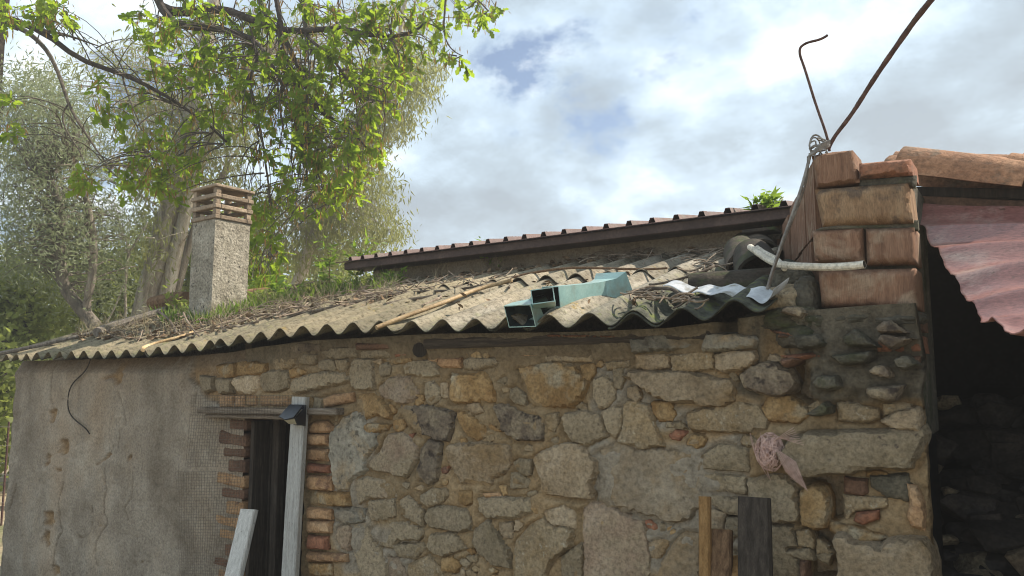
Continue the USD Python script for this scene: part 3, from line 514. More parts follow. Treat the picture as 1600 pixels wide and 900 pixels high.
# small stones and sherds in the clay between the large ones, and the courses below the picture
taken = shapely.union_all([q.buffer(.006) for q in shp]); shapely.prepare(taken)
fill = []
def try_fill(x, z, r, m, proud):
    a = np.sort(rng.uniform(0, 2 * np.pi, 7)) if r < .03 else np.linspace(0, 2 * np.pi, 9)[:-1] + rng.uniform(-.25, .25, 8)
    w = r * rng.uniform(.7, 1.15, len(a)); st = rng.uniform(1.0, 1.7)
    q = Polygon(np.stack([x + w * np.cos(a) * st, z + w * np.sin(a) * .75], 1)).buffer(0)
    if q.is_empty or q.geom_type != "Polygon" or q.area < r * r * .6 or taken.intersects(q): return
    if any(q.intersects(o) for o in fill_shp[-400:]): return
    fill.append((q, m, proud)); fill_shp.append(q.buffer(.004))
fill_shp = []
for k in range(2600):
    x = rng.uniform(D1 + .14, -.36); z = rng.uniform(.75, 1.80)
    if len(fill) > 150: break
    r = rng.choice([.035, .026, .018, .013], p=[.2, .3, .3, .2])
    if z + r > ze(x) - .05: continue
    try_fill(x, z, r, rng.choice(["stone_ochre", "stone_tan", "stone_grey", "stone_pale", "brick_red"], p=[.38, .25, .2, .12, .05]), rng.uniform(.008, .018))
n_vis = len(fill)
for k in range(400):
    x = rng.uniform(D1 + .2, -.40); z = rng.uniform(.08, .66); 
    if len(fill) > n_vis + 42: break
    try_fill(x, z, rng.uniform(.07, .13), rng.choice(["stone_ochre", "stone_tan", "stone_grey", "stone_purple"]), .03)

xs = np.linspace(D0, -.295, 236); zs = np.r_[np.linspace(0, .6, 12)[:-1], np.arange(.6, 1.76, .0135), 1.80]
GX, GZ = np.meshgrid(xs, zs, indexing="ij"); GZ = np.where(zs[None] >= 1.79, ze(GX) + .0, GZ)
P3 = np.stack([GX.ravel(), 0 * GX.ravel(), GZ.ravel()], 1); PP = pix(P3)
bd = []
for q in shp + [f[0] for f in fill]:
    L = q.exterior.length; bd.append(np.array([q.exterior.interpolate(t).coords[0] for t in np.arange(0, L, .01)]))
dj, _ = cKDTree(np.vstack(bd)).query(P3[:, [0, 2]])
jig = np.stack([fb(P3 + 11, 5, 3, 5), fb(P3 + 23, 5, 3, 6)], 1) * 10
greyz = [T("23", [(520, 60), (1200, 100), (1500, 0), (1500, 900), (820, 900), (700, 500), (500, 430)]), T("13", [(470, 0), (780, -120), (780, 200), (640, 300), (760, 600), (900, 620), (1060, 640), (1000, 900), (600, 900), (480, 500)]),
    T("22", [(560, 500), (720, 500), (1050, 760), (1600, 740), (1600, 900), (560, 900), (520, 760)])]
mask = np.clip(.5 - px_poly_dist(PP + jig, greyz) / 10, 0, 1)
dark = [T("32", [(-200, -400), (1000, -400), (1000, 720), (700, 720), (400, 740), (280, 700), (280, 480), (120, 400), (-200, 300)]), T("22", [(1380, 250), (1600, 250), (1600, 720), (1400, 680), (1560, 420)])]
moss_dark = np.clip(.5 - px_poly_dist(PP + jig, dark) / 14, 0, 1)
moss_dark = np.maximum(moss_dark, np.clip((P3[:, 2] - ze(P3[:, 0]) + .13) / .05, 0, 1) * .9)
h = .012 * fb(P3, 3, 4, 2) + .013 * fb(P3, 14, 4, 3) + .005 * fb(P3, 45, 2, 4) + .006
h -= .021 * np.exp(-(dj / .008) ** 2) * np.clip(.15 + 2.2 * fb(P3, 6, 3, 41), 0, 1.2)
hol = [T("32", [(185, 480), (240, 465), (275, 560), (270, 660), (330, 740), (240, 720), (165, 660), (190, 600)]), T("32", [(0, 330), (90, 330), (110, 390), (0, 405)]), T("22", [(1330, 160), (1440, 160), (1440, 290), (1330, 290)]),
    T("33", [(200, 282), (470, 275), (470, 540), (395, 560), (390, 420), (350, 340)]), T("33", [(285, 620), (390, 620), (430, 780), (440, 920), (275, 920), (290, 780)]), T("23", [(1352, 505), (1440, 520), (1340, 560), (1340, 640), (1325, 610)])]
h -= .10 * np.clip(.5 - px_poly_dist(PP + jig * .4, hol) / 6, 0, 1)
lump = [T("32", [(290, 300), (600, 280), (640, 400), (850, 480), (940, 640), (920, 720), (440, 715), (380, 730), (280, 680), (285, 560), (240, 470)])]
h += .022 * np.clip(.5 - px_poly_dist(PP + jig * 1.6, lump) / 42, 0, 1) * (.7 + 1.2 * fb(P3, 7, 4, 8) + .9 * np.abs(fb(P3, 22, 4, 28)))
ledge = np.clip((P3[:, 2] - ze(P3[:, 0]) + .085) / .03, 0, 1) * np.clip((P3[:, 0] + 2.7) / .3, 0, 1)
h += .035 * ledge * (1 + .5 * fb(P3, 9, 3, 18))
V = np.stack([GX + np.where(np.arange(236)[:, None] > 228, .03 * fb(P3, 7, 3, 19).reshape(GX.shape), 0), -h.reshape(GX.shape), GZ], -1)
end = V[-1].copy(); end[:, 1] = .40; end[:, 0] -= .10; V = np.concatenate([V, end[None]], 0)
ext = lambda a: np.vstack([a.reshape(GX.shape), a.reshape(GX.shape)[-1:]]).ravel()
v, f = grid_mesh(V); c = v[f].mean(1); f = f[~((c[:, 0] < D1) & (c[:, 2] < DTOP))]
rubble = obj("rubble_wall", (v, np.vstack([f[:, [0, 1, 2]], f[:, [0, 2, 3]]])), "rubble_core", hut, mask={"mask": ext(mask), "moss_dark": ext(moss_dark)}, label="rubble stone wall bedded in ochre clay")

def stone_mesh(q, proud, seed, step=None, flat=False, back=.035):
    r = math.sqrt(q.area)
    step = step or float(np.clip(r / 9, .006, .016))
    q2 = q.buffer(.009, join_style=2, mitre_limit=2) if not flat else q
    if q2.is_empty or q2.geom_type != "Polygon": q2 = q
    L = q2.exterior.length; n = max(9, int(L / step))
    cs = np.array(q2.exterior.coords); cl_ = [np.linspace(0, 1, max(1, round(float(np.linalg.norm(b_ - a_)) / step)) + 1)[:-1, None] * (b_ - a_) + a_ for a_, b_ in zip(cs[:-1], cs[1:])]
    B = np.vstack(cl_); n = len(B)
    if not q2.exterior.is_ccw: B = B[::-1]
    s3 = np.c_[B, np.full(n, seed * 3.1)]
    B = B + (.09 if not flat else .008) * r * np.stack([fb(s3, 2.2 / r, 3, seed), fb(s3 + 9, 2.2 / r, 3, seed + 1)], 1) * .5 + (.05 if not flat else .006) * r * np.stack([fb(s3, 9 / r, 2, seed + 7), fb(s3 + 9, 9 / r, 2, seed + 8)], 1)
    pg = Polygon(B).buffer(0)
    if pg.geom_type != "Polygon": pg = max(pg.geoms, key=lambda g: g.area)
    x0, y0, x1, y1 = pg.bounds
    gx, gy = np.meshgrid(np.arange(x0, x1, step), np.arange(y0, y1, step * .87), indexing="ij")
    gx = gx + (np.arange(gx.shape[1]) % 2) * step * .5
    C = np.stack([gx.ravel(), gy.ravel()], 1); rg = np.random.default_rng(seed); C = C + rg.uniform(-.25, .25, C.shape) * step
    dd = shapely.distance(pg.exterior, shapely.points(C)); C = C[shapely.contains(pg, shapely.points(C)) & (dd > step * .45)]
    B = np.array(pg.exterior.coords)[:-1]
    if not pg.exterior.is_ccw: B = B[::-1]
    n = len(B)
    A = np.vstack([B, C]); tri = Delaunay(A).simplices
    cen = A[tri].mean(1); tri = tri[shapely.contains(pg, shapely.points(cen))]
    a, b, c_ = A[tri[:, 0]], A[tri[:, 1]], A[tri[:, 2]]
    cr = (b[:, 0] - a[:, 0]) * (c_[:, 1] - a[:, 1]) - (b[:, 1] - a[:, 1]) * (c_[:, 0] - a[:, 0])
    tri = np.where((cr < 0)[:, None], tri[:, ::-1], tri); tri = tri[np.abs(cr) > 1e-9]
    d = shapely.distance(pg.exterior, shapely.points(A))
    w = .004 if flat else min(.005, r * .06)
    if flat: hh = proud * (.55 + .45 * (1 - np.exp(-d / w)))
    else:
        proud = .010 + (proud * .36 if proud < .045 else .016 + (proud - .045) * 1.5)
        hh = proud * (1 - np.exp(-d / w)) - .003 * np.exp(-d / .004)
    q3 = np.c_[A, np.full(len(A), seed * 1.7)]
    tilt = rg.normal(0, .05 if not flat else .015, 2); cen = A.mean(0)
    amp = min(.010, r * .05) * (.35 if flat else 1)
    hh += (A - cen) @ tilt * np.minimum(1, d / w) + amp * (1.3 * fb(q3, 1.6 / r, 3, seed + 3) + .8 * np.abs(fb(q3, 4.5 / r, 3, seed + 5))) * (.4 + .6 * np.minimum(1, d / w))
    if not flat:                                           # split faces: the lowest of a few slanting planes, so creases stay crisp
        env = np.full(len(A), 9.0)
        for _ in range(5 if r > .06 else 3):
            ang = rg.uniform(0, 2 * np.pi); env = np.minimum(env, rg.uniform(.0, .10) * r + (A - cen) @ np.array([math.cos(ang), math.sin(ang)]) * rg.uniform(.02, .17))
        hh += np.clip(env, -.02, .01) * np.minimum(1, d / (1.5 * w)) * .8
    hh = np.maximum(hh, -.01)
    V = np.stack([A[:, 0], -hh, A[:, 1]], 1)
    K = np.stack([B[:, 0], np.full(n, back), B[:, 1]], 1); i = np.arange(n); j = (i + 1) % n; N = len(V)
    return np.vstack([V, K]), np.vstack([tri, np.stack([i + N, j + N, j], 1), np.stack([i + N, j, i], 1)])
for k, (q, (_, m, proud)) in enumerate(zip(shp, S)):
    if q.geom_type != "Polygon": q = max(q.geoms, key=lambda g: g.area)
    br = m.startswith("brick") or m.startswith("hollow")
    obj("brick" if br else "plaster_patch" if m in ("patch_grey", "plaster_lump") else "stone", stone_mesh(q, proud, k + 1, flat=br), m, rubble, smooth=24)
for k, (q, m, proud) in enumerate(fill):
    obj("stone", stone_mesh(q, proud, 500 + k, step=math.sqrt(q.area) / 4), m, rubble, smooth=40)

# left jamb of the doorway: courses of dark brick, their ends towards the opening
zc = DTOP
for k in range(17):
    hgt = .075 + .012 * math.sin(k * 2.3); z1 = zc - .008; z0 = z1 - hgt + .008
    if z0 < 0: break
    w = .20 + .05 * ((k * 5) % 3 - 1)
    tan = k in (4, 6, 7, 8, 11)
    R = trimesh.transformations.rotation_matrix(math.radians(3 * math.sin(k * 1.9)), (0, 1, 0))[:3, :3]
    obj("brick", bevel_box((w, .34, z1 - z0), .012, (D0 + .006 * math.sin(k * 3.1) - w / 2 + .012, .155, (z0 + z1) / 2), R), "brick_tan" if tan else "brick_dark", plastered)
    obj("brick", bevel_box((.13, .30, z1 - z0), .012, (D1 + .085, .185, (z0 + z1) / 2 + .01)), "brick_dark", rubble)
    zc -= hgt
obj("door_lintel", [frame_box(at(318, 641, y=-.035), at(535, 643, y=-.03), (0, 0, 1), .034, .09, .006), frame_box(at(330, 649, y=-.02), at(470, 652, y=-.02), (0, 0, 1), .022, .08, .005)], "timber_grey_flat", hut)
# what shows inside the doorway: an old plank door swung inwards, and a stud
door = obj("door_leaf", [bevel_box((.03, .105, 1.425), .004, (D0 + .034, .07 + .11 * k, .714)) for k in range(6)], "timber_dark", hut)
obj("door_stud", frame_box((D0 + .085, .16, 0), (D0 + .095, .15, 1.44), (1, 0, 0), .055, .05), "timber_dark", hut)
obj("inside_rail", frame_box((D0 + .12, .30, .86), (D1 + .05, .42, 1.13), (0, 0, 1), .03, .03), "timber_brown", hut)
obj("inside_floor", box(-6.2, -.4, .3, 1.32, -.02, .03), "ground_earth", hut)
obj("rafter", frame_box((-3.7, .07, 1.83), (-3.7, 1.25, 2.20), (1, 0, 0), .06, .08), "timber_dark", hut)
for x in (-5.2, -2.2, -1.2):
    obj("rafter", frame_box((x, .07, ze(x) - .03), (x, 1.25, ze(x) - .07 + sl(x) * 1.4), (1, 0, 0), .06, .08), "timber_dark", hut)
obj("beam_end", tube([at(656, 547, y=-.05), at(659, 540, y=.10)], .034, 10), "timber_dark", hut)
obj("wall_plate", frame_box(at(668, 537, y=-.02), at(1120, 522, y=-.01), (0, 0, 1), .05, .08, .012), "timber_dark_flat", hut)

# ------------------------------------------------------------------ roof sheets
def wave(x, ph): return .0255 * (1 + np.cos(2 * np.pi * (x - ph) / PITCH_W))
def corrugated(x0, x1, y0, y1, ph, lift=0., lift1=0., sag=0., seed=0, thick=.0065, ny=16, skew=0.):
    nx = max(8, int((x1 - x0) / PITCH_W * 14))
    X, Y = np.meshgrid(np.linspace(x0, x1, nx), np.linspace(y0, y1, ny), indexing="ij")
    t = (Y - y0) / (y1 - y0)
    q = np.stack([X, Y, 0 * X], -1).reshape(-1, 3)
    ragged = .006 * fb(q * (1, 0, 0), 6, 3, seed).reshape(X.shape) + .004 * fb(q * (1, 0, 0), 30, 2, seed + 2).reshape(X.shape)
    Y = Y + np.where(t < .01, ragged, 0)
    Z = ze(X) + sl(X) * (Y + .17) + wave(X + skew * (Y + .17), ph) + lift + (lift1 - lift) * t + .006 * fb(q, 1.5, 3, seed).reshape(X.shape)
    Pt = np.stack([X, Y, Z], -1)
    Pb = Pt - np.array([0, -.31, 1.0]) / math.hypot(1, .31) * thick
    v, f = slab(Pt, Pb)
    return (v, f), q
def sheet(*a, moss_dark=0.0, moss_shadow=None, **k):
    (v, f), q = corrugated(*a, **k)
    m = np.full(len(v), moss_dark)
    if moss_shadow:                                              # mossy end, also painting in the pillar shadow: (start x, full x)
        m = np.clip((v[:, 0] - moss_shadow[0]) / (moss_shadow[1] - moss_shadow[0]) + .35 * fb(v, 6, 4, 3) - .5 * np.clip(v[:, 1] - .25, 0, 1), 0, 1)
    val = np.clip(1 - (v[:, 2] - ze(v[:, 0]) - sl(v[:, 0]) * (v[:, 1] + .17)) / .034, 0, 1)  # troughs darkened: painted shade for contrast, plus gathered dirt
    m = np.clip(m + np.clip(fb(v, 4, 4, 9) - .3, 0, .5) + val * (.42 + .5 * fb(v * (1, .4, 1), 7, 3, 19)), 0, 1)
    oc = np.clip(np.interp(v[:, 0], [-4.5, -3.2, -2.2, -1.6], [.95, .85, .45, .0]) + .6 * fb(v, 2.5, 4, 12), 0, 1)
    return obj("corrugated_sheet", (v, np.vstack([f[:, [0, 1, 2]], f[:, [0, 2, 3]]]) if f.shape[1] == 4 else f), "fibre_cement", hut, mask={"moss_dark": m, "ochre": oc})
phA, phB, phC = -5.335, -2.39, -1.326
W = PITCH_W
# eave row, left to right (each laps over its neighbour)
sheet(phA - 7.3 * W, phA - 2.6 * W, -.17, .74, phA, seed=1, moss_dark=.1)
sheet(phA - 3.4 * W, phA + 1.5 * W, -.175, .74, phA, lift=.007, lift1=.007, seed=2, moss_dark=.15)
sheet(phA + .6 * W, phA + 5.5 * W, -.168, .74, phA, lift=.0, lift1=.0, seed=3, moss_dark=.1)
sheet(phA + 4.6 * W, phA + 9.6 * W, -.165, .74, phA + .01, lift=.007, lift1=.007, seed=4, moss_dark=.2)
sheet(phB - 7.45 * W, phB - 3.5 * W, -.17, .74, phB, lift=.004, lift1=.02, seed=5, moss_dark=.1)
sheet(phB - 4.55 * W, phB + .6 * W, -.185, .74, phB, lift=.013, lift1=.02, seed=6, moss_dark=.05)
sheet(phB - .4 * W, phB + 4.5 * W, -.17, .74, phB, lift=.002, lift1=.012, seed=7)
sheet(phC - 2.6 * W, phC + 1.6 * W, -.175, .76, phC, lift=.010, lift1=.02, seed=8, moss_shadow=(-1.45, -.95))
sheet(phC + .45 * W, phC + 3.62 * W, -.18, .50, phC, lift=.0, lift1=.015, seed=9, moss_shadow=(-1.45, -1.0))
# upper row
for k, (a, b) in enumerate([(-7.3, -2.4), (-3.4, 1.6), (.5, 5.5), (4.5, 9.8)]):
    sheet(phA + a * W, phA + b * W, .62, 1.30, phA, lift=.010 + .004 * (k % 2), lift1=.002, seed=20 + k, moss_dark=.25)
for k, (a, b) in enumerate([(-7.4, -2.5), (-3.5, 1.6), (.6, 5.6)]):
    sheet(phB + a * W, phB + b * W, .64 + .015 * (k % 2), 1.31, phB, lift=.032, lift1=.006, seed=30 + k, moss_dark=.02)
sheet(phC - 1.4 * W, phC + 2.2 * W, .64, 1.31, phC, lift=.032, lift1=.006, seed=40, moss_dark=.05)

# ------------------------------------------------------------------ chimney
cx0, cx1 = -5.235, -4.945                                 # from the picture: front corner at pixel (330, 492)
ch_z = 2.02; Y0 = .55; Y1 = Y0 + .285
cxr = at(330, 492, y=Y0)[0]; cxl = cxr - .285
ztop = at(330, 343, y=Y0)[2]
n = 26; hh = np.linspace(1.7, ztop, n)
def chimney_ring(z, k):
    e = np.linspace(0, 1, 9)[:-1]; pts = []
    for (a, b) in (((cxl, Y0), (cxr, Y0)), ((cxr, Y0), (cxr, Y1)), ((cxr, Y1), (cxl, Y1)), ((cxl, Y1), (cxl, Y0))):
        for t in e: pts.append((a[0] + (b[0] - a[0]) * t, a[1] + (b[1] - a[1]) * t, z))
    return pts
R = np.array([chimney_ring(z, k) for k, z in enumerate(hh)]); flat = R.reshape(-1, 3)
c0 = np.array([(cxl + cxr) / 2, (Y0 + Y1) / 2]); d = flat[:, :2] - c0
flat[:, :2] = c0 + d * (1 + .035 * fb(flat, 14, 4, 3)[:, None] + .02 * fb(flat, 4, 2, 5)[:, None])
R = flat.reshape(n, 32, 3); R = np.concatenate([R, R[:, :1]], 1)
v, f = grid_mesh(R); f = f[:, ::-1]
chim = obj("chimney", [(v, f), box(cxl + .004, cxr - .004, Y0 + .004, Y1 - .004, ztop - .02, ztop - .002)], "chimney_concrete", hut, smooth=30, label="rough rendered square chimney")
capw = .016
z = ztop + .002
for k in range(3):                                         # the slatted clay cap: three frames on corner posts, a slab on top
    o = capw + .002 * k
    for (a0, a1, b0, b1) in ((cxl - o, cxr + o, Y0 - o, Y0 + .03), (cxl - o, cxr + o, Y1 - .03, Y1 + o), (cxl - o, cxl + .03, Y0 + .031, Y1 - .031), (cxr - .03, cxr + o, Y0 + .031, Y1 - .031)):
        obj("cap_slat", bevel_box((a1 - a0, b1 - b0, .032), .005, ((a0 + a1) / 2, (b0 + b1) / 2, z + .016)), "cap_clay", chim)
    for px_ in (cxl + .012, cxr - .012):
        for py_ in (Y0 + .012, Y1 - .012):
            obj("cap_post", bevel_box((.042, .042, .046), .004, (px_, py_, z + .0555)), "cap_clay", chim)
    z += .079
obj("cap_slab", bevel_box((cxr - cxl + .05, Y1 - Y0 + .05, .022), .005, ((cxl + cxr) / 2, (Y0 + Y1) / 2, z + .011)), "cap_clay", chim)

# ------------------------------------------------------------------ building behind
bb = thing("back_building", "taller building behind the hut with red ribbed metal roof", "building", (0, 1.33, 0))
bx0 = wx(583, 1.33, 430); ex0 = wx(527, 1.12, 408); BX1 = -.80
EZB = 2.497
obj("wall", box(bx0, BX1, 1.33, 1.75, 0, EZB + .02), "render_brown", bb)
obj("left_wall", box(bx0, bx0 + .3, 1.752, 5.2, 0, EZB + .02), "render_brown", bb)
obj("fascia", bevel_box((BX1 - bx0 + .1, .045, .052), .004, ((bx0 - .1 + BX1) / 2, 1.155, EZB - .031)), "brown_metal", bb)
obj("soffit", box(bx0 - .1, BX1, 1.178, 1.33, EZB - .05, EZB - .035), "brown_metal", bb)
RS = .155
def roof_strip(profile):                                   # profile: (x, height) polyline swept up the slope
    pr = np.array(profile); ys = np.array([1.105, 5.4])
    Pt = np.stack([np.repeat(pr[:, :1], 2, 1), np.repeat(ys[None], len(pr), 0), EZB + pr[:, 1:] + RS * (ys - 1.105)[None]], -1)
    return slab(Pt, Pt - (0, 0, .004))
ribs_px = [1181, 1138, 1097, 1057, 1019, 983, 947, 913, 881, 849, 819, 790, 762, 736, 708, 683, 659, 634, 610, 588, 567, 548]
ribx = [wx(p, 1.105, 370) for p in ribs_px]; step = abs(np.mean(np.diff(ribx)))
ribx = [ribx[0] + step * k for k in (2, 1)] + ribx
roofp = obj("roof_sheet", roof_strip([(ex0, 0), (BX1, 0)]), "rib_metal", bb)
for x in ribx:
    if BX1 - .02 > x > ex0 + .02: obj("roof_rib", roof_strip([(x - .021, .001), (x - .011, .028), (x + .011, .028), (x + .021, .001)]), "rib_metal", roofp)

# ------------------------------------------------------------------ brick pillar and skewed parapet
pil = thing("brick_pillar", "hollow clay brick pillar and parapet at the right end of the hut", "pillar", (-.42, .2, 0))
A = np.array([wx(1272, 0, 300), 0.03]); B2 = np.array([-1.147, 1.548]); u = (B2 - A) / np.linalg.norm(B2 - A); nrm = np.array([-u[1], u[0]])
ZT = at(1300, 237, y=0)[2]
def prism2(pts, z0, z1):
    return trimesh.creation.extrude_polygon(Polygon(pts).buffer(0), z1 - z0).apply_translation((0, 0, z0))
core = obj("mortar_core", [box(A[0] + .02, wx(1432, 0, 450) - .004, .03, .40, 1.5, at(1350, 285, y=.03)[2]),
    prism2([A + u * .02 - nrm * .02, A + u * 1.6 - nrm * .02, A + u * 1.6 - nrm * .16, A + u * .02 - nrm * .16], 1.5, ZT - .03)], "mortar_dark", pil)
def pb(pts, m, proud=.03):
    q = Polygon([at(*p, y=0.0)[[0, 2]] for p in pts]).buffer(0)
    v, f = stone_mesh(q, proud, 900 + len(pts) + int(pts[0][1]), flat=True, back=.12); return obj("brick", (v, f), m, pil, smooth=40)
pb([(1275, 299), (1420, 288), (1428, 350), (1287, 357)], "hollow_tan", .035)
pb([(1271, 362), (1350, 358), (1352, 413), (1275, 409)], "hollow_red", .03)
pb([(1354, 359), (1429, 357), (1432, 413), (1356, 415)], "hollow_red", .03)
pb([(1280, 424), (1432, 421), (1437, 484), (1286, 481)], "hollow_red", .032)
pb([(1270, 246), (1302, 240), (1334, 237), (1345, 287), (1278, 296)], "hollow_red", .03)
pb([(1345, 259), (1425, 252), (1428, 277), (1345, 283)], "brick_red", .05)
pb([(1366, 525), (1441, 525), (1445, 552), (1372, 551)], "brick_red", .03)
pb([(1410, 556), (1440, 555), (1440, 572), (1420, 570)], "brick_dark", .03)
pb([(1310, 490), (1440, 490), (1443, 518), (1312, 516)], "brick_dark", .02)
pb([(1200, 514), (1240, 518), (1262, 527), (1256, 532), (1222, 524)], "brick_red", .07)
pb([(1225, 556), (1275, 551), (1287, 557), (1245, 566)], "brick_red", .08)
obj("mortar_bed", stone_mesh(Polygon([at(*p, y=0.0)[[0, 2]] for p in [(1345, 284), (1425, 280), (1424, 290), (1345, 295)]]), .016, 77, back=.02), "mortar_dark", pil)
obj("mortar_bed", stone_mesh(Polygon([at(*p, y=0.0)[[0, 2]] for p in [(1300, 354), (1428, 350), (1428, 357), (1352, 358), (1282, 361)]]), .012, 78, back=.02), "mortar_dark", pil)
def grooved(t0, t1, z0, z1, m, k):                          # hollow block with a ridged face, on the skewed side
    prof = [(t0, 0)]; w = (t1 - t0) / 6
    for i in range(6):
        a = t0 + i * w
        prof += [(a + .1 * w, .0), (a + .8 * w, .0), (a + .86 * w, -.006), (a + .97 * w, -.006)]
    prof += [(t1, 0), (t1, -.12), (t0, -.12)]
    g = .004 * math.sin(k * 2.7)
    pts = [A + u * p[0] + nrm * (p[1] + g) for p in prof]
    obj("brick", prism2(pts, z0, z1), m, pil)
for r_, (z0, z1) in enumerate([(ZT - .25, ZT), (ZT - .51, ZT - .262), (ZT - .77, ZT - .522)]):
    t = .04 + (.11 if r_ else 0); k = 0
    while t < 1.62:
        t1 = min(t + .235, 1.66); dz = -.02 * math.sin(k * 2 + r_) if r_ == 0 else 0
        grooved(t, t1, z0, z1 + dz - (.05 * t if r_ == 0 else 0), "hollow_red", k + 5 * r_); t = t1 + .014; k += 1
for k, (px_, py_, sx, sz, y_, m_) in enumerate([(1232, 472, .06, .04, .03, "stone_grey"), (1226, 500, .05, .03, .0, "mortar_dark"), (1262, 465, .03, .05, .03, "mortar_dark"), (1300, 500, .08, .025, .01, "mortar_dark"), (1250, 497, .05, .03, .01, "stone_mossy"), (1190, 505, .05, .025, .02, "mortar_dark"), (1238, 440, .05, .035, .12, "stone_mossy"),
        (1345, 497, .06, .02, .01, "mortar_dark"), (1400, 500, .06, .02, .01, "mortar_dark"), (1250, 525, .05, .03, .0, "mortar_dark")]):
    ic = trimesh.creation.icosphere(4); v = np.array(ic.vertices); v = np.sign(v) * np.abs(v) ** .8 * (1 + .5 * fb(v + 3 * k, 1.6, 4, k) + .3 * np.abs(fb(v, 4, 4, k + 4)))[:, None]
    obj("mortar_lump", (v * (sx, .05, sz) + at(px_, py_, y=y_), np.array(ic.faces)), m_, pil, smooth=30)

# ------------------------------------------------------------------ the shed on the right
shed = thing("tiled_shed", "dark open shed with clay tiled roof beside the brick pillar", "shed", (1.2, 1.0, 0))
XS0 = -.30
obj("back_wall", box(-.62, 3.4, 1.95, 2.2, 0, 2.5), "shed_shade", shed)
sw = obj("side_wall", prism2([(-.335, .40), (-.345, .40), (-.95, 1.98), (-.70, 1.98), (-.335, .75)], 0, 2.28), "shed_shade", shed)
obj("side_wall", box(.40, .62, -.62, 1.95, 0, 1.62), "rubble_dark", shed); obj("side_wall", box(.40, .62, .30, 1.95, 1.622, 2.3), "rubble_dark", shed)  # unseen walls added to keep sky light out of the shed
zd = at(1440, 290, y=.40)[2]
deck = obj("roof_deck", slab(*[np.array([[(x, y, zd - .06 + .02 * (y - .4) - .03 * (x + .3) - o) for y in (.40, 2.2)] for x in (-.60, 3.4)]) for o in (0, .03)]), "timber_dark", shed)
for k in range(3):
    a, b = at(1424, 300 + 13 * k, y=.42), at(1700, 306 + 22 * k, y=.36)
    obj("eave_board", frame_box(a, b, (0, 0, 1), .034, .03), ["timber_dark", "brick_dark", "timber_dark"][k], shed)
def coppo(c0, c1, r0, r1, up=(0, 0, 1), n=12, m=8, t=.012, arc=math.pi, seed=0):
    c0, c1 = np.asarray(c0, float), np.asarray(c1, float); a = c1 - c0; L = np.linalg.norm(a); a /= L
    upv = np.asarray(up, float); upv = upv - a * (upv @ a); upv /= np.linalg.norm(upv); sd = np.cross(a, upv)
    th = np.linspace(-arc / 2, arc / 2, n); tt = np.linspace(0, 1, m)
    def g(off):
        rr = (r0 + (r1 - r0) * tt)[None] + off
        P = c0 + a * (L * tt)[None, :, None] + (np.sin(th)[:, None, None] * sd + np.cos(th)[:, None, None] * upv) * rr[..., None]
        q = P.reshape(-1, 3); return P + (.004 * fb(q, 9, 3, seed)).reshape(P.shape[:2])[..., None] * upv
    return slab(g(t), g(0))
zz = .02
for k, (p0, p1, y0, y1, r0, r1) in enumerate([((1404, 280), (1600, 302), .42, .40, .105, .095), ((1570, 286), (1790, 312), .43, .38, .088, .08), ((1388, 282), (1425, 285), .62, .60, .085, .085), ((1395, 276), (1600, 286), .66, .66, .085, .085), ((1590, 282), (1800, 300), .66, .66, .085, .085)]):
    obj("roof_tile", coppo(at(*p0, y=y0), at(*p1, y=y1), r0, r1, seed=k), "tile_clay", shed)
for k in range(10):
    for j in range(3):
        a = np.array([-.1 + .33 * k, .90 + .40 * j, zd + .02]); obj("roof_tile", coppo(a, a + (.0, .44, .03), .085, .075, seed=k), "tile_clay", shed)
# rubble inside: the dim back wall's stones and a heap
rr = np.random.default_rng(5)
def lump(c, r, seed, m, name="stone", parent=None):
    g_ = np.random.default_rng(seed); v = g_.normal(0, 1, (15, 3)); v /= np.linalg.norm(v, axis=1, keepdims=True)
    h_ = trimesh.Trimesh(np.sign(v) * np.abs(v) ** .7).convex_hull
    return obj(name, (np.array(h_.vertices) * np.asarray(r) + c, np.array(h_.faces)), m, parent, smooth=False)
side = sw
for k in range(130):
    px_, py_ = rr.uniform(1440, 1690), rr.uniform(630, 1000)
    dep = np.interp(py_, [630, 760, 1000], [1.5, 1.1, .55]) + rr.uniform(-.1, .1)
    s_ = rr.uniform(.035, .11)
    lump(at(px_, py_, y=dep), (s_ * rr.uniform(.9, 1.6), s_, s_ * rr.uniform(.5, .9)), k, rr.choice(["rubble_dark", "stone_purple", "stone_grey"], p=[.8, .1, .1]), "stone", sw)
hp = obj("rubble_bank", slab(*[np.array([[(x, y + .25, z) for y, z in ((.5, 0), (.62, .8), (1.1, 1.35), (1.6, 1.62), (1.9, 1.65))] for x in np.linspace(-.25, 3.1, 12)]) - (0, 0, o) for o in (0, .05)]), "shed_shade", shed)

# ------------------------------------------------------------------ red metal sheet
def bil(c, u_, v_): 
    c = np.asarray(c, float); return (1 - u_)[..., None] * ((1 - v_)[..., None] * c[0] + v_[..., None] * c[1]) + u_[..., None] * ((1 - v_)[..., None] * c[3] + v_[..., None] * c[2])
us, vs_ = np.meshgrid(np.linspace(0, 1, 90), np.linspace(0, 1, 60), indexing="ij")    # u: from the high edge to the low one, v: left to right
C4 = [at(1419, 326, y=.36), at(1760, 352, y=.30), at(1820, 610, y=-.72), at(1600, 530, y=-.66)]
left_px = [(1419, 326), (1424, 345), (1440, 362), (1449, 385), (1463, 393), (1472, 415), (1482, 432), (1497, 452), (1505, 470), (1520, 490), (1531, 503), (1550, 512), (1575, 522), (1600, 531)]
yl = np.interp(np.linspace(0, 1, len(left_px)), [0, 1], [.36, -.66]); Lft = np.array([at(*p, y=y) for p, y in zip(left_px, yl)])
tl = np.linspace(0, 1, len(left_px)); LL = np.stack([np.interp(us[:, 0], tl, Lft[:, k]) for k in range(3)], 1)
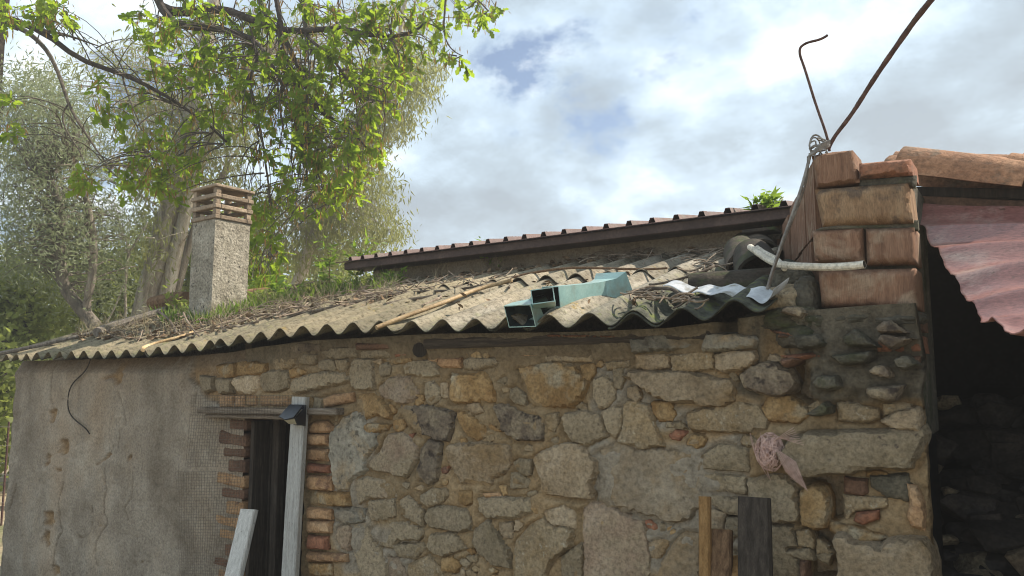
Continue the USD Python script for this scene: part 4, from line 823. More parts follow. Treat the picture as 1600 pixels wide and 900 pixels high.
RRr = np.stack([np.interp(us[:, 0], [0, .55, 1], [C4[1][k], (C4[1][k] + C4[2][k]) / 2 + (.0, .0, .05)[k], C4[2][k]]) for k in range(3)], 1)
PG = LL[:, None] * (1 - vs_[..., None]) + RRr[:, None] * vs_[..., None]
PG[..., 0] += .012 * (1 - vs_) ** 6 * fb(np.stack([us * 40, 0 * us, 0 * us], -1).reshape(-1, 3), 1, 3, 4).reshape(us.shape)
ripple = .030 * (.6 - np.abs(np.sin(np.pi * (us * 6.0 + .30 * vs_ * us + .05 * np.sin(vs_ * 5))))) * np.clip(.55 + .6 * fb(np.stack([us * 2, vs_ * 1.3, 0 * us], -1).reshape(-1, 3), 1, 2, 3).reshape(us.shape), .2, 1.2)
ripple += .028 * fb(np.stack([us * 2.2, vs_ * 2, 0 * us], -1).reshape(-1, 3), 1, 3, 13).reshape(us.shape)
PG[..., 2] += ripple
obj("metal_sheet", slab(PG.swapaxes(0, 1), (PG - (0, 0, .003)).swapaxes(0, 1)), "red_sheet", smooth=60, label="faded red corrugated metal sheet hanging over the dark shed opening", cat="metal sheet")
# ------------------------------------------------------------------ things at the doorway and against the wall
def extend(a, b, z): a, b = np.asarray(a), np.asarray(b); return a + (b - a) * ((z - a[2]) / (b[2] - a[2]))
def plank(A, B, w, t, m, name, label, cat, seed=0, n=14, U=(1, 0, 0), group=None):
    A, B = np.asarray(A), np.asarray(B); U = np.asarray(U, float); a = (B - A); a /= np.linalg.norm(a); U = U - a * (U @ a); U /= np.linalg.norm(U); N = np.cross(a, U)
    tt = np.linspace(0, 1, n); q = np.stack([tt * 3, 0 * tt, 0 * tt + seed], 1)
    L = w / 2 * (1 + .10 * fb(q, 2, 3, seed)); R = w / 2 * (1 + .10 * fb(q + 5, 2, 3, seed)); c = A + (B - A) * tt[:, None]
    c = c + U * (.06 * w * fb(q, 1, 2, seed + 3))[:, None]
    e = min(.006, t * .3)
    ring = np.stack([c - U * (L - e)[:, None] - N * t / 2, c + U * (R - e)[:, None] - N * t / 2, c + U * R[:, None] - N * (t / 2 - e), c + U * R[:, None] + N * (t / 2 - e), c + U * (R - e)[:, None] + N * t / 2, c - U * (L - e)[:, None] + N * t / 2, c - U * L[:, None] + N * (t / 2 - e), c - U * L[:, None] - N * (t / 2 - e)], 1)
    v = ring.reshape(-1, 3); i, j = np.meshgrid(np.arange(n - 1), np.arange(8), indexing="ij"); f = np.stack([i * 8 + j, i * 8 + (j + 1) % 8, (i + 1) * 8 + (j + 1) % 8, (i + 1) * 8 + j], -1).reshape(-1, 4)
    f = np.vstack([f[:, [0, 1, 2]], f[:, [0, 2, 3]], [[0, k + 1, k] for k in range(1, 7)], [[(n - 1) * 8, (n - 1) * 8 + k, (n - 1) * 8 + k + 1] for k in range(1, 7)]])
    if label is None: return v, f
    return obj(name, (v, f), m, smooth=30, label=label, cat=cat, group=group)
a, b = at(469, 620, y=-.075), at(453, 900, y=-.10)
plank(a, extend(a, b, 0), .098, .035, "timber_white", "timber_post", "tall whitewashed timber post standing in front of the dark doorway", "post", 3, 20)
a, b = at(389, 796, y=-.10), at(363, 905, y=-.20)
plank(a, extend(a, b, .0), .115, .03, "timber_white", "leaning_plank", "short pale split plank leaning in the lower left of the doorway", "plank", 8, 14)
for k, (p, q, w, m, lab, yy) in enumerate([((1101, 776), (1102, 900), .036, "timber_orange", "thin orange brown batten leaning on the wall, leftmost of the leaning timbers", -.13),
        ((1124, 828), (1123, 900), .075, "timber_brown", "short wide brown board leaning on the wall beside the thin orange batten", -.12),
        ((1177, 777), (1178, 900), .095, "timber_dark", "wide dark weathered board leaning on the wall, rightmost of the timbers", -.15),
        ((1151, 872), (1151, 900), .034, "timber_orange", "lowest stub of orange timber, its top between the brown and dark boards", -.11)]):
    a, b = at(*p, y=yy), at(*q, y=yy - .05)
    plank(a, extend(a, b, 0), w, .026, m, "leaning_board", lab, "board", 20 + k)

lp = at(460, 648, y=-.125)                               # solar lamp on the post
lamp = thing("solar_lamp", "small black solar lamp with cream lens fixed to the white post", "lamp", lp)
def hull(pts): return trimesh.Trimesh(np.array(pts, float)).convex_hull
def lpts(L): return [lp + .87 * np.array(p) for p in L]
obj("back_plate", bevel_box((.085, .012, .105), .003, lp + (0.0, .034, -.004)), "lamp_black", lamp)
PF, PB = (-.050, -.016), (.018, .050)                     # (y, z) of the panel's lower front and upper back edge
obj("solar_panel", hull(lpts([(x, y - o, z + o) for (y, z), w_ in ((PF, .064), (PB, .058)) for x in (-w_, w_) for o in (0, .007)] + [(0, PF[0] - .012, PF[1] - .012), (0, PF[0] - .016, PF[1] - .006)])), "lamp_black", lamp)
obj("lens", hull(lpts([(-.056, -.042, -.020), (.056, -.042, -.020), (0, -.052, -.028), (-.050, .026, .03), (.050, .026, .03), (-.034, -.012, -.052), (.034, -.012, -.052), (-.04, .028, -.054), (.04, .028, -.054)])), "lamp_cream", lamp)
obj("side_frame", hull(lpts([(.057, -.045, -.018), (.058, .027, .046), (.040, -.012, -.056), (.047, .029, -.056), (.064, -.045, -.018), (.065, .027, .046), (.047, -.012, -.056), (.054, .029, -.056)])), "lamp_black", lamp)

def wire_net(region, nu, nv, r, mat_, name, parent=None, out=.008, seed=0, keep=None, **kw):
    """rusted square netting over a quadrilateral of photo pixels, a little proud of the wall"""
    A_, B_, C_, D_ = [at(*p, y=0.0) for p in region]; ms = []
    def P(u_, v_):
        p = bil([A_, B_, C_, D_], v_, u_); q = p * 1.0
        p = p + np.stack([.004 * fb(q, 9, 2, seed), 0 * u_, .004 * fb(q + 3, 9, 2, seed)], -1)
        p[..., 1] = -out - .012 * (1 + fb(q, 5, 3, seed + 2)) - .010; return p
    for i in range(nu):
        v_ = np.linspace(0, 1, 26); p = P(np.full(26, i / (nu - 1)), v_); ms.append(tube(p, r, 3, cap=False))
    for j in range(nv):
        u_ = np.linspace(0, 1, 18); p = P(u_, np.full(18, j / (nv - 1))); ms.append(tube(p, r, 3, cap=False))
    return obj(name, ms, mat_, parent, smooth=False, **kw)
wire_net([(306, 648), (388, 650), (383, 730), (298, 728)], 22, 16, .00095, "wire_mesh", "wire_mesh", label="upper piece of rusty wire mesh left of the doorway below the lintel", cat="wire mesh")
wire_net([(283, 737), (386, 735), (360, 960), (292, 960)], 25, 50, .00095, "wire_mesh", "wire_mesh", seed=4, label="lower longer piece of rusty wire mesh over plaster and bricks beside the doorway", cat="wire mesh")
wire_net([(318, 618), (478, 618), (478, 652), (318, 648)], 40, 8, .00095, "wire_mesh", "wire_mesh", seed=8, out=.05, label="strip of rusty wire mesh stapled across the timber door lintel", cat="wire mesh")

# pink netting stuffed in the wall
net = thing("pink_net", "crumpled faded pink plastic net stuffed between the wall stones", "net", at(1205, 705, y=-.05))
ms = []; r7 = np.random.default_rng(11)
for k in range(120):
    cc = at(1203, 706, y=-.075); e1 = r7.normal(0, 1, 3); e1 /= np.linalg.norm(e1); e2 = np.cross(e1, r7.normal(0, 1, 3)); e2 /= np.linalg.norm(e2); an = np.linspace(0, r7.uniform(.8, 2.2), 12)
    q_ = np.cos(an)[:, None] * e1 + np.sin(an)[:, None] * e2; ms.append(tube(cc + q_ * (.047, .045, .062) * (.85 + .2 * fb(q_ + k, 2, 2, k))[:, None], .0009, 3, cap=False))
obj("net_wad", ms, "net_pink", net, smooth=False)
ms = []
for k in range(15):
    a = at(1212 + 2.2 * k, 700 + 1.5 * k, y=-.12); b = at(1228 + 2.4 * k, 738 + 2.1 * k, y=-.14); ms.append(tube(spline([a, (a + b) / 2 + (0, -.01, .006), b], 8), .0008, 3, cap=False))
for k in range(14):
    a = at(1213 + 1.6 * k, 702 + 3.4 * k, y=-.12); b = at(1244 + 1.3 * k, 722 + 3.2 * k, y=-.135); ms.append(tube([a, b], .0008, 3, cap=False))
for k in range(9):
    a = at(1208 + k, 690 - k, y=-.12); b = at(1240 + 2 * k, 668 + 3.4 * k, y=-.135); ms.append(tube(spline([a, (a + b) / 2 + (0, -.015, 0), b], 7), .0008, 3, cap=False))
for k in range(12):
    a = at(1172 + 2 * k, 676 + 5 * k % 40, y=-.06); b = at(1186 + 2 * k, 724 + 3 * k % 30, y=-.06); ms.append(tube(spline([a, (a + b) / 2 + (0, -.015, 0), b], 7), .0008, 3, cap=False))
obj("net_tail", ms, "net_pink", net, smooth=False)
ic = trimesh.creation.icosphere(4); v = np.array(ic.vertices); rd = 1 - np.abs(fb(v, 2.6, 3, 5)); v = v * (rd * (1 + .12 * fb(v, 9, 3, 6)))[:, None]
obj("net_fold", (v * (.052, .045, .07) + at(1203, 706, y=-.065), np.array(ic.faces)), "net_pink", net, smooth=30)

# ------------------------------------------------------------------ parapet: canes, rope, rods, wire
def cane(pts, r, m, name, label, cat, nodes=.09, hollow=False, sides=10, parent=None):
    p = spline(pts, 60); s = np.r_[0, np.cumsum(np.linalg.norm(np.diff(p, axis=0), axis=1))]
    rad = r * (1 + .12 * np.exp(-(((s / nodes) % 1 - .5) / .04) ** 2))
    t = thing(name, label, cat, p[0])
    obj("stalk", tube(p, rad, sides, cap=not hollow), m, t)
    if hollow:
        obj("hollow_end", tube(p[::-1][:4] + (p[-1] - p[-2]) * -.02, r * .82, sides, cap=True), "timber_dark", t)  # dark plug stands for the shade inside the hollow cane
    return t
cane([at(1172, 386, y=.30), at(1190, 399, y=.20), at(1212, 411, y=.06), at(1250, 416, y=-.06), at(1300, 417, y=-.08), at(1351, 413, y=-.09)], .0125, "cane", "bamboo_cane", "pale thick cane with a hollow cut end across the pillar bricks", "cane", .06, True)
cane([at(1183, 387, y=.29), at(1200, 398, y=.20), at(1214, 406, y=.10), at(1226, 420, y=.02)], .0095, "cane", "bamboo_cane", "short thin cane end tucked behind the thick pale cane", "cane", .06)
t = thing("hanging_rope", "taut grey rope hanging from the wire tangle to the roof edge", "rope", at(1201, 452, y=-.08))
obj("strand", tube(spline([at(1266, 240, y=-.02), at(1250, 300, y=-.05), at(1232, 352, y=-.07), at(1214, 402, y=-.08), at(1199, 452, y=-.09)], 30), .0055, 7), "wire_grey", t)
obj("strand", tube(spline([at(1262, 248, y=-.02), at(1258, 290, y=-.05), at(1236, 350, y=-.08), at(1216, 402, y=-.095), at(1202, 448, y=-.10)], 30), .0032, 6), "twig", t)
t = thing("bent_rod", "thin rusty rod with bent hook top rising from the pillar", "rod", at(1294, 232, y=.03))
obj("shaft", tube(spline([at(1296, 236, y=.03), at(1291, 210, y=.03), at(1280, 178, y=.03), at(1266, 135, y=.03), at(1253, 95, y=.03), at(1249.5, 82, y=.03), at(1251, 74, y=.03), at(1257, 69, y=.03), at(1272, 64, y=.02), at(1293, 55, y=.02)], 60), .0044, 8), "rust", t)
t = thing("rusty_rod", "long thick rusty rod slanting up to the right out of the picture", "rod", at(1297, 232, y=.02))
obj("shaft", tube(spline([at(1294, 234, y=.03), at(1304, 214, y=.02), at(1325, 186, y=0), at(1352, 145, y=-.03), at(1385, 95, y=-.08), at(1408, 62, y=-.11), at(1428, 34, y=-.14), at(1460, -6, y=-.2), at(1500, -60, y=-.27)], 60), np.linspace(.0062, .0098, 60) * (1 + .05 * np.sin(np.arange(60) * .9)), 9), "rust", t)
t = thing("wire_tangle", "tangle of old wire knotted round the rods on the pillar", "wire", at(1282, 240, y=-.02))
r7 = np.random.default_rng(21)
for k in range(7):
    c = at(1280 + r7.normal(0, 6), 232 + r7.normal(0, 8), y=-.015); R1 = r7.uniform(.012, .030); ang = np.linspace(0, 2 * np.pi * r7.uniform(.8, 1.5), 22) + r7.uniform(0, 6)
    U1 = r7.normal(0, 1, 3); U1 /= np.linalg.norm(U1); U2 = np.cross(U1, r7.normal(0, 1, 3)); U2 /= np.linalg.norm(U2)
    obj("wire_loop", tube(c + R1 * (np.cos(ang)[:, None] * U1 + np.sin(ang)[:, None] * U2) * (1, .6, 1.2), .0026, 5), "wire_grey", t)
obj("wire_loop", tube(spline([at(1270, 236, y=-.01), at(1267, 218, y=-.01), at(1273, 211, y=-.01), at(1281, 214, y=-.01), at(1287, 226, y=0)], 24), .0032, 6), "wire_grey", t)
for k in range(5): obj("wire_wrap", tube(spline([at(1262 + 3 * k, 246 - 3 * k, y=-.02), at(1278 + 2 * k, 236 - 3 * k, y=-.035), at(1296, 228 - 2 * k, y=-.01)], 12), .004, 6), "wire_grey", t)

# ------------------------------------------------------------------ things lying on the roof
def duct(path, wid, hei, name, label, thick=.0035):
    """open rectangular downpipe piece: outer skin, inside darkened for shade, rims"""
    p = np.asarray(path, float); t_ = np.gradient(p, axis=0); t_ /= np.linalg.norm(t_, axis=1, keepdims=True)
    upv = np.array([0, -.25, 1.0]); sd = np.cross(t_, upv); sd /= np.linalg.norm(sd, axis=1, keepdims=True); uu = np.cross(sd, t_)
    def rings(o):
        out = []
        for sx, sy in ((-1, -1), (1, -1), (1, 1), (-1, 1), (-1, -1)):
            out.append(p + sd * (sx * (np.asarray(wid) / 2 + o))[:, None] + uu * (sy * (np.asarray(hei) / 2 + o))[:, None])
        return np.stack(out, 1)
    th = thing(name, label, "duct piece", p[0])
    O, I = rings(0.), rings(-thick)
    v, f = grid_mesh(O); obj("duct_shell", (v, f), "teal_plastic", th, smooth=20)
    v, f = grid_mesh(I); obj("duct_inside", (v, f[:, ::-1]), "teal_shaded", th, smooth=20)
    for k in (0, -1):
        v, f = grid_mesh(np.stack([O[k], I[k]], 0)); obj("rim", (v, f), "teal_plastic", th, smooth=False)
duct([on_roof(812, 494, .065), on_roof(822, 488, .07), on_roof(834, 481, .08), on_roof(846, 474, .09), on_roof(850, 469, .115), on_roof(848, 462, .15)], [.13, .125, .10, .09, .085, .085], [.09, .085, .065, .06, .055, .055], "duct_elbow", "teal green duct elbow on the roof edge with a wide dark mouth")
da = at(861, 464, y=-.03); db = at(960, 449, y=.33)
dl = lambda t, dz=0: da + (db - da) * t + (0, 0, dz)
duct([dl(0), dl(.12), dl(.38), dl(.62), dl(.74), dl(.88), dl(1.0, .02)], [.10, .098, .09, .086, .09, .13, .17], [.085, .08, .072, .068, .072, .085, .10], "duct_elbow", "longer teal green duct piece lying across the other elbow")
def ground_stick(pts, r, m, name, label, cat, jit=.008, seed=0, n=24, hs=None):
    p = spline([on_roof(x, y, (hs[i] if hs else .045) + r) for i, (x, y) in enumerate(pts)], n)
    p = p + jit * np.stack([fb(p + k * 7, 6, 3, seed) for k in range(3)], 1)
    return obj(name, tube(p, np.linspace(r, r * .7, n) * (1 + .12 * fb(p, 20, 2, seed)), 7), m, label=label, cat=cat)
cane([on_roof(588, 512, .045), on_roof(640, 492, .06), on_roof(700, 470, .07), on_roof(760, 448, .07), on_roof(800, 438, .08)], .0105, "cane_tan", "bamboo_cane", "long straight tan cane lying across the middle of the roof", "cane", .25)
ground_stick([(800, 434), (850, 424), (930, 420), (1040, 420)], .007, "timber_brown", "long_stick", "long thin brown stick lying across the upper row of roof sheets", "stick", hs=[.07, .075, .075, .07])
ground_stick([(222, 548), (240, 538), (268, 530), (300, 518)], .011, "cane_tan", "bent_branch", "pale bent branch hanging over the left roof edge", "branch", seed=3)
ground_stick([(995, 458), (1030, 452), (1060, 462)], .008, "twig", "twig_branch", "short dark twig lying on the mossy right sheets", "branch", seed=4, hs=[.06, .08, .07])
ground_stick([(245, 487), (262, 500), (272, 516), (300, 527)], .0085, "twig", "twig_branch", "pale forked twig sticking up left of the chimney base", "branch", seed=5, hs=[.16, .10, .05, .05])
ground_stick([(285, 490), (292, 504), (312, 528)], .007, "twig", "twig_branch", "thin grey twig slanting in front of the chimney base", "branch", seed=6, hs=[.14, .10, .04])
ground_stick([(560, 475), (600, 468), (640, 460), (690, 458), (730, 452), (790, 452)], .008, "twig", "twig_branch", "crooked dark twig lying right of the long tan cane", "branch", .02, seed=7)
ground_stick([(440, 496), (480, 490), (540, 478), (575, 470), (620, 462)], .012, "twig", "twig_branch", "thick grey branch at the front of the twig heap", "branch", .02, seed=8)
ground_stick([(600, 478), (640, 470), (652, 468), (655, 480)], .009, "twig", "twig_branch", "knobbly dark twig stub on the roof above the sixth wave", "branch", .02, seed=9)
ground_stick([(150, 520), (190, 506), (235, 492), (262, 484)], .035, "timber_grey", "grey_log", "weathered grey log lying along the left roof edge", "log", .01, seed=10, hs=[.05, .05, .06, .06])
ground_stick([(-6, 553), (60, 540), (120, 526), (178, 512)], .016, "timber_grey", "edge_board", "thin grey edge pole along the far left side of the roof", "board", .004, seed=11, hs=[.05] * 4)
ground_stick([(1095, 416), (1085, 432), (1060, 440), (1010, 448)], .006, "twig", "twig_branch", "thin dead branch below the cane end near the parapet", "branch", .02, seed=12, hs=[.09, .08, .07, .06])
obj("vine_twig", tube(spline([at(142, 556, y=-.03), at(128, 585, y=-.03), at(108, 612, y=-.03), at(106, 632, y=-.03), at(122, 660, y=-.035), at(140, 678, y=-.03)], 30), .0045, 6), "bark_dark", label="thin dark vine stem hanging down the left plaster wall", cat="vine")
obj("ridge_log", tube(spline([on_roof(238, 474, .10), on_roof(262, 468, .12), on_roof(291, 466, .12)], 10), .06, 10), "timber_brown", label="short dark log stacked beside the chimney on the far edge", cat="log")
for k, (p, q, r, m, lab) in enumerate([((392, 468), (436, 462), .075, "tile_clay", "broken orange roof tile among weeds right of the chimney"), ((452, 462), (505, 452), .07, "tile_mossy", "grey old roof tile half buried in the weeds")]):
    obj("loose_tile", coppo(on_roof(*p, .04), on_roof(*q, .04), r, r * .85, up=(0, -.5, 1), seed=k), m, label=lab, cat="roof tile")
old = []
for k, (p, up_, L, r, lab) in enumerate([((1190, 436), None, .40, .085, "mossy curved tile nearest the roof edge at the foot of the parapet"), ((1168, 424), None, .42, .08, "mossy curved tile left of the lowest parapet tile"), ((1190, 404), None, .36, .08, "mossy curved tile under the pale canes"), ((1168, 396), None, .34, .075, "top mossy curved tile by the green shrub and parapet")]):
    c = on_roof(*p, .03); e = c + np.array([-.376 * L * .9, .927 * L * .9, .34 * L])
    obj("mossy_tile", coppo(c, e, r, r * .85, seed=k), "tile_mossy", label=lab, cat="roof tile")
obj("mossy_tile", coppo(at(1076, 458, y=.17), at(1216, 458, y=.28), .062, .085, up=(0, -.35, 1), arc=2.7, seed=9), "tile_mossy", label="broad dark mossy tile lying over the white plastic strip", cat="roof tile")
fe_ = [(1036, 446), (1056, 450), (1075, 458), (1092, 455), (1110, 460), (1130, 456), (1150, 465), (1172, 463), (1190, 473), (1203, 464), (1208, 452)]
yy_ = np.linspace(.03, -.175, len(fe_)); Pf = spline([at(*p_, y=y_) for p_, y_ in zip(fe_, yy_)], 70); tq = np.linspace(0, 1, 70)[:, None]
Pw = np.stack([Pf + np.array([0, .013, .004]) * k + np.array([.03, 0, .02]) * (k / 6) ** 2 * tq for k in range(7)], 1)
obj("plastic_strip", slab(Pw, Pw - (0, 0, .003)), "white_plastic", smooth=50, label="white wavy plastic sheet strip under the mossy tile by the parapet", cat="plastic sheet")
obj("flat_tile", bevel_box((.16, .12, .018), .004, at(1190, 362, y=1.15) + (0, 0, .0)), "tile_mossy", label="flat grey tile lying under the green shrub at the roof top", cat="roof tile")

# litter
r8 = np.random.default_rng(31)
def band(n, top, bot):                                     # random roof points between two pixel polylines
    x = r8.uniform(top[0][0], top[-1][0], n); a = np.interp(x, *zip(*top)); b = np.interp(x, *zip(*bot)); return x, a + (b - a) * r8.beta(1.3, 1.3, n)
ms = []
for cnt, top, bot, L in ((330, [(175, 512), (250, 490), (330, 486), (450, 466), (600, 444)], [(175, 528), (250, 528), (330, 520), (450, 492), (600, 472)], .22), (160, [(560, 446), (800, 425)], [(560, 470), (800, 436)], .16), (60, [(1060, 400), (1130, 385)], [(1060, 450), (1130, 440)], .13), (60, [(985, 450), (1090, 462)], [(985, 465), (1090, 475)], .08), (110, [(880, 396), (1140, 378)], [(880, 410), (1140, 400)], .14)):
    for x, y in zip(*band(cnt, top, bot)):
        p = on_roof(x, y, r8.uniform(.03, .09)); d = np.array([r8.normal(0, 1), r8.normal(0, .6), 0]); d /= np.linalg.norm(d); d[2] = .32 * d[1] + r8.normal(0, .18); l = L * r8.uniform(.4, 1.3)
        b = r8.normal(0, .10, 3) * l; ms.append(tube(spline([p - d * l / 2, p + b, p + d * l / 2], 5), r8.uniform(.0015, .0045), 4, cap=False))
obj("twig_litter", ms, "twig", kind="stuff", label="heap of dry twigs and sticks covering the roof around the chimney", cat="twigs")
N = 5200; x1, y1 = band(2600, [(120, 520), (250, 488), (330, 482), (450, 462), (620, 440)], [(120, 530), (250, 530), (330, 522), (450, 494), (620, 470)]); x2, y2 = band(500, [(620, 440), (900, 405), (1140, 380)], [(620, 452), (900, 412), (1140, 392)]); x3, y3 = band(110, [(600, 450), (1000, 410)], [(600, 500), (1000, 470)])
pos = np.array([on_roof(a, b, .03 + .035 * r8.random()) for a, b in zip(np.r_[x1, x2, x3], np.r_[y1, y2, y3])])
def leaves(pos, ax, nr, size, tmpl, tf, width=1.0):
    ax = ax / np.linalg.norm(ax, axis=1, keepdims=True); sd = np.cross(ax, nr); sd /= np.linalg.norm(sd, axis=1, keepdims=True) + 1e-9; nn = np.cross(sd, ax)
    t_ = np.asarray(tmpl, float); S_ = np.broadcast_to(size, (len(pos),))
    v = pos[:, None] + S_[:, None, None] * (t_[None, :, :1] * ax[:, None] + width * t_[None, :, 1:2] * sd[:, None] + t_[None, :, 2:3] * nn[:, None])
    f = np.asarray(tf)[None] + (np.arange(len(pos)) * len(t_))[:, None, None]
    return v.reshape(-1, 3), f.reshape(-1, 3)
NARROW = ([(0, 0, 0), (.35, .09, .02), (1, 0, -.08), (.35, -.09, .02)], [(0, 1, 2), (0, 2, 3)])
BROAD = ([(0, 0, 0), (.3, .25, .05), (.65, .22, .04), (1, 0, -.06), (.65, -.22, .04), (.3, -.25, .05)], [(0, 1, 2), (0, 2, 3), (0, 3, 4), (0, 4, 5)])
OAKT = [(0, 0, 0), (.14, .04, .01), (.28, .17, .04), (.36, .11, .03), (.52, .27, .06), (.63, .16, .03), (.78, .23, .03), (.9, .12, 0), (1, 0, -.05)]
OAKV = OAKT + [(a, -b, c) for a, b, c in OAKT[1:-1]] + [(.5, 0, 0)]
_o = list(range(9)) + list(range(15, 8, -1)); OAK = (OAKV, [(16, _o[i], _o[(i + 1) % 16])[::1] for i in range(16)])
obj("leaf_litter", leaves(pos, r8.normal(0, 1, pos.shape) * (1, 1, .3), r8.normal(0, .5, pos.shape) + (0, 0, 1), r8.uniform(.02, .065, len(pos)), *BROAD), "litter", kind="stuff", label="dry brown leaf litter scattered over the roof", cat="leaf litter", smooth=False)
q = np.arange(len(pos)) % 3 == 0
obj("dry_grass", [tube([p, p + (r8.normal(0, .02), r8.normal(0, .02), .05), p + (r8.normal(0, .05), r8.normal(0, .04), r8.uniform(.06, .14))], [.0016, .0013, .0006], 3, cap=False) for p in pos[q][:900]], "litter_straw", kind="stuff", label="dry grass growing through the litter on the roof", cat="grass", smooth=False)

gp = np.array([on_roof(a, b_, .03) for a, b_ in zip(*band(420, [(250, 492), (330, 486), (450, 464), (620, 442)], [(250, 516), (330, 508), (450, 482), (620, 456)]))])
gq = np.repeat(gp, 5, 0) + r8.normal(0, .015, (len(gp) * 5, 3)) * (1, 1, 0)
obj("green_grass", leaves(gq, r8.normal(0, .5, gq.shape) + (0, 0, 1), r8.normal(0, 1, gq.shape), r8.uniform(.05, .13, len(gq)), *NARROW), "weed_leaf", kind="stuff", label="short green grass growing in the litter on the left roof", cat="grass", smooth=False)

# weeds
def weed(px, py, h_, label, n=24, m="weed_leaf", stemm="dry_stem", base=None, spread=.35, lsize=.045, tmpl=BROAD, seed=0, cat="weed", stems=4):
    r9 = np.random.default_rng(100 + seed); b = on_roof(px, py, .03) if base is None else base
    t = thing("roof_weed", label, cat, b); ms, P, A_ = [], [], []
    for k in range(stems):
        top_ = b + np.array([r9.normal(0, spread * h_ * .5), r9.normal(0, spread * h_ * .5), h_ * r9.uniform(.6, 1)]); mid = (b + top_) / 2 + r9.normal(0, .06 * h_, 3)
        sp = spline([b + r9.normal(0, .01, 3) * (1, 1, 0), mid, top_], 8); ms.append(tube(sp, np.linspace(.003, .00095, 8), 4, cap=False))
        for j in range(int(1.4 * n) // stems):
            P.append(sp[r9.integers(2, 8)] + r9.normal(0, .012, 3)); A_.append(np.array([r9.normal(), r9.normal(), r9.uniform(0, .9)]))
    obj("stem", ms, stemm, t); obj("leaves", leaves(np.array(P), np.array(A_), r9.normal(0, .5, (len(P), 3)) + (0, 0, 1), lsize * 1.45 * r9.uniform(.5, 1.2, len(P)), *tmpl, width=1.7 if tmpl is NARROW else 1.0), m, t, smooth=False, kind="stuff")
weed(512, 462, .42, "tall leafy weed with reddish stem on the roof left of the back building", 60, seed=1, lsize=.06, tmpl=NARROW, stemm="timber_brown", spread=.25)
weed(565, 452, .40, "tall leafy weed in front of the left end of the back roof", 70, seed=2, lsize=.06, tmpl=NARROW, spread=.3)
weed(432, 472, .16, "low bright green weed right of the broken orange tile", 70, seed=3, lsize=.05)
weed(352, 490, .28, "sparse dry weed in front of the chimney face", 26, "dry_stem", seed=4, lsize=.03)
weed(268, 496, .26, "yellow green weed left of the chimney base", 34, "shrub_leaf", seed=5, lsize=.05)
weed(770, 428, .26, "wispy weed standing near the middle of the back fascia", 26, seed=6, lsize=.04, tmpl=NARROW)
weed(838, 414, .12, "tiny weed at the top of the roof sheets right of the wispy weed", 14, seed=7, lsize=.035)
weed(650, 436, .20, "dry seed stalk weed by the back wall", 12, "dry_stem", seed=8, lsize=.03)
weed(705, 430, .18, "pale dry weed between the back wall and the long cane", 12, "dry_stem", seed=9, lsize=.03)
weed(470, 470, .2, "dry straw coloured weed between the two leafy ones and the chimney", 40, "dry_stem", seed=10, lsize=.04, tmpl=NARROW)
weed(600, 446, .16, "small green weed at the left end of the back wall", 40, seed=12, lsize=.04)
for k, (px_, py_, h_, lab) in enumerate([(398, 474, .15, "small green tuft just right of the chimney foot"), (418, 482, .12, "green tuft in front of the bright weed"), (452, 478, .14, "green tuft among twigs below the half buried tile"), (492, 470, .16, "yellowish green tuft left of the tall reddish weed"),
        (536, 464, .13, "green tuft between the two tall leafy weeds"), (582, 458, .14, "green tuft just right of the second tall weed"), (625, 450, .12, "small green tuft near the left end of the back wall"), (305, 500, .13, "green tuft against the lower corner of the chimney")]):
    weed(px_, py_, h_, lab, 70, ["weed_leaf", "shrub_leaf"][k % 2], seed=20 + k, lsize=.04, spread=.9, tmpl=NARROW, stems=8)
weed(0, 0, .17, "bright green shrub growing at the top of the parapet", 260, "weed_leaf", base=at(1202, 357, y=1.30), spread=.9, lsize=.05, seed=11, cat="shrub", stems=9, tmpl=NARROW)
# ------------------------------------------------------------------ trees
def poly_points(polys, n, rg, d0, d1):
    u_ = shapely.union_all([Polygon(p).buffer(0) for p in polys]); x0, y0, x1, y1 = u_.bounds; out = []
    while len(out) < n:
        q = np.stack([rg.uniform(x0, x1, 4 * n), rg.uniform(y0, y1, 4 * n)], 1); out += list(q[shapely.contains(u_, shapely.points(q))])
    q = np.array(out[:n]); d = rg.uniform(d0, d1, n); return np.array([at(a, b, dist=c) for (a, b), c in zip(q, d)])
def wood(paths, sides=8, seed=0, amp=.03):
    ms = []
    for pts, r0, r1 in paths:
        n = 28; p = spline(pts, n); p = p + amp * np.stack([fb(p + 9 * k, 2.5, 3, seed) for k in range(3)], 1)
        ms.append(tube(p, np.linspace(r0, r1, n) * (1 + .15 * fb(p, 6, 2, seed)), sides))
    return ms
def px_path(pts, d): return [at(x, y, dist=(d[i] if np.ndim(d) else d)) for i, (x, y) in enumerate(pts)]

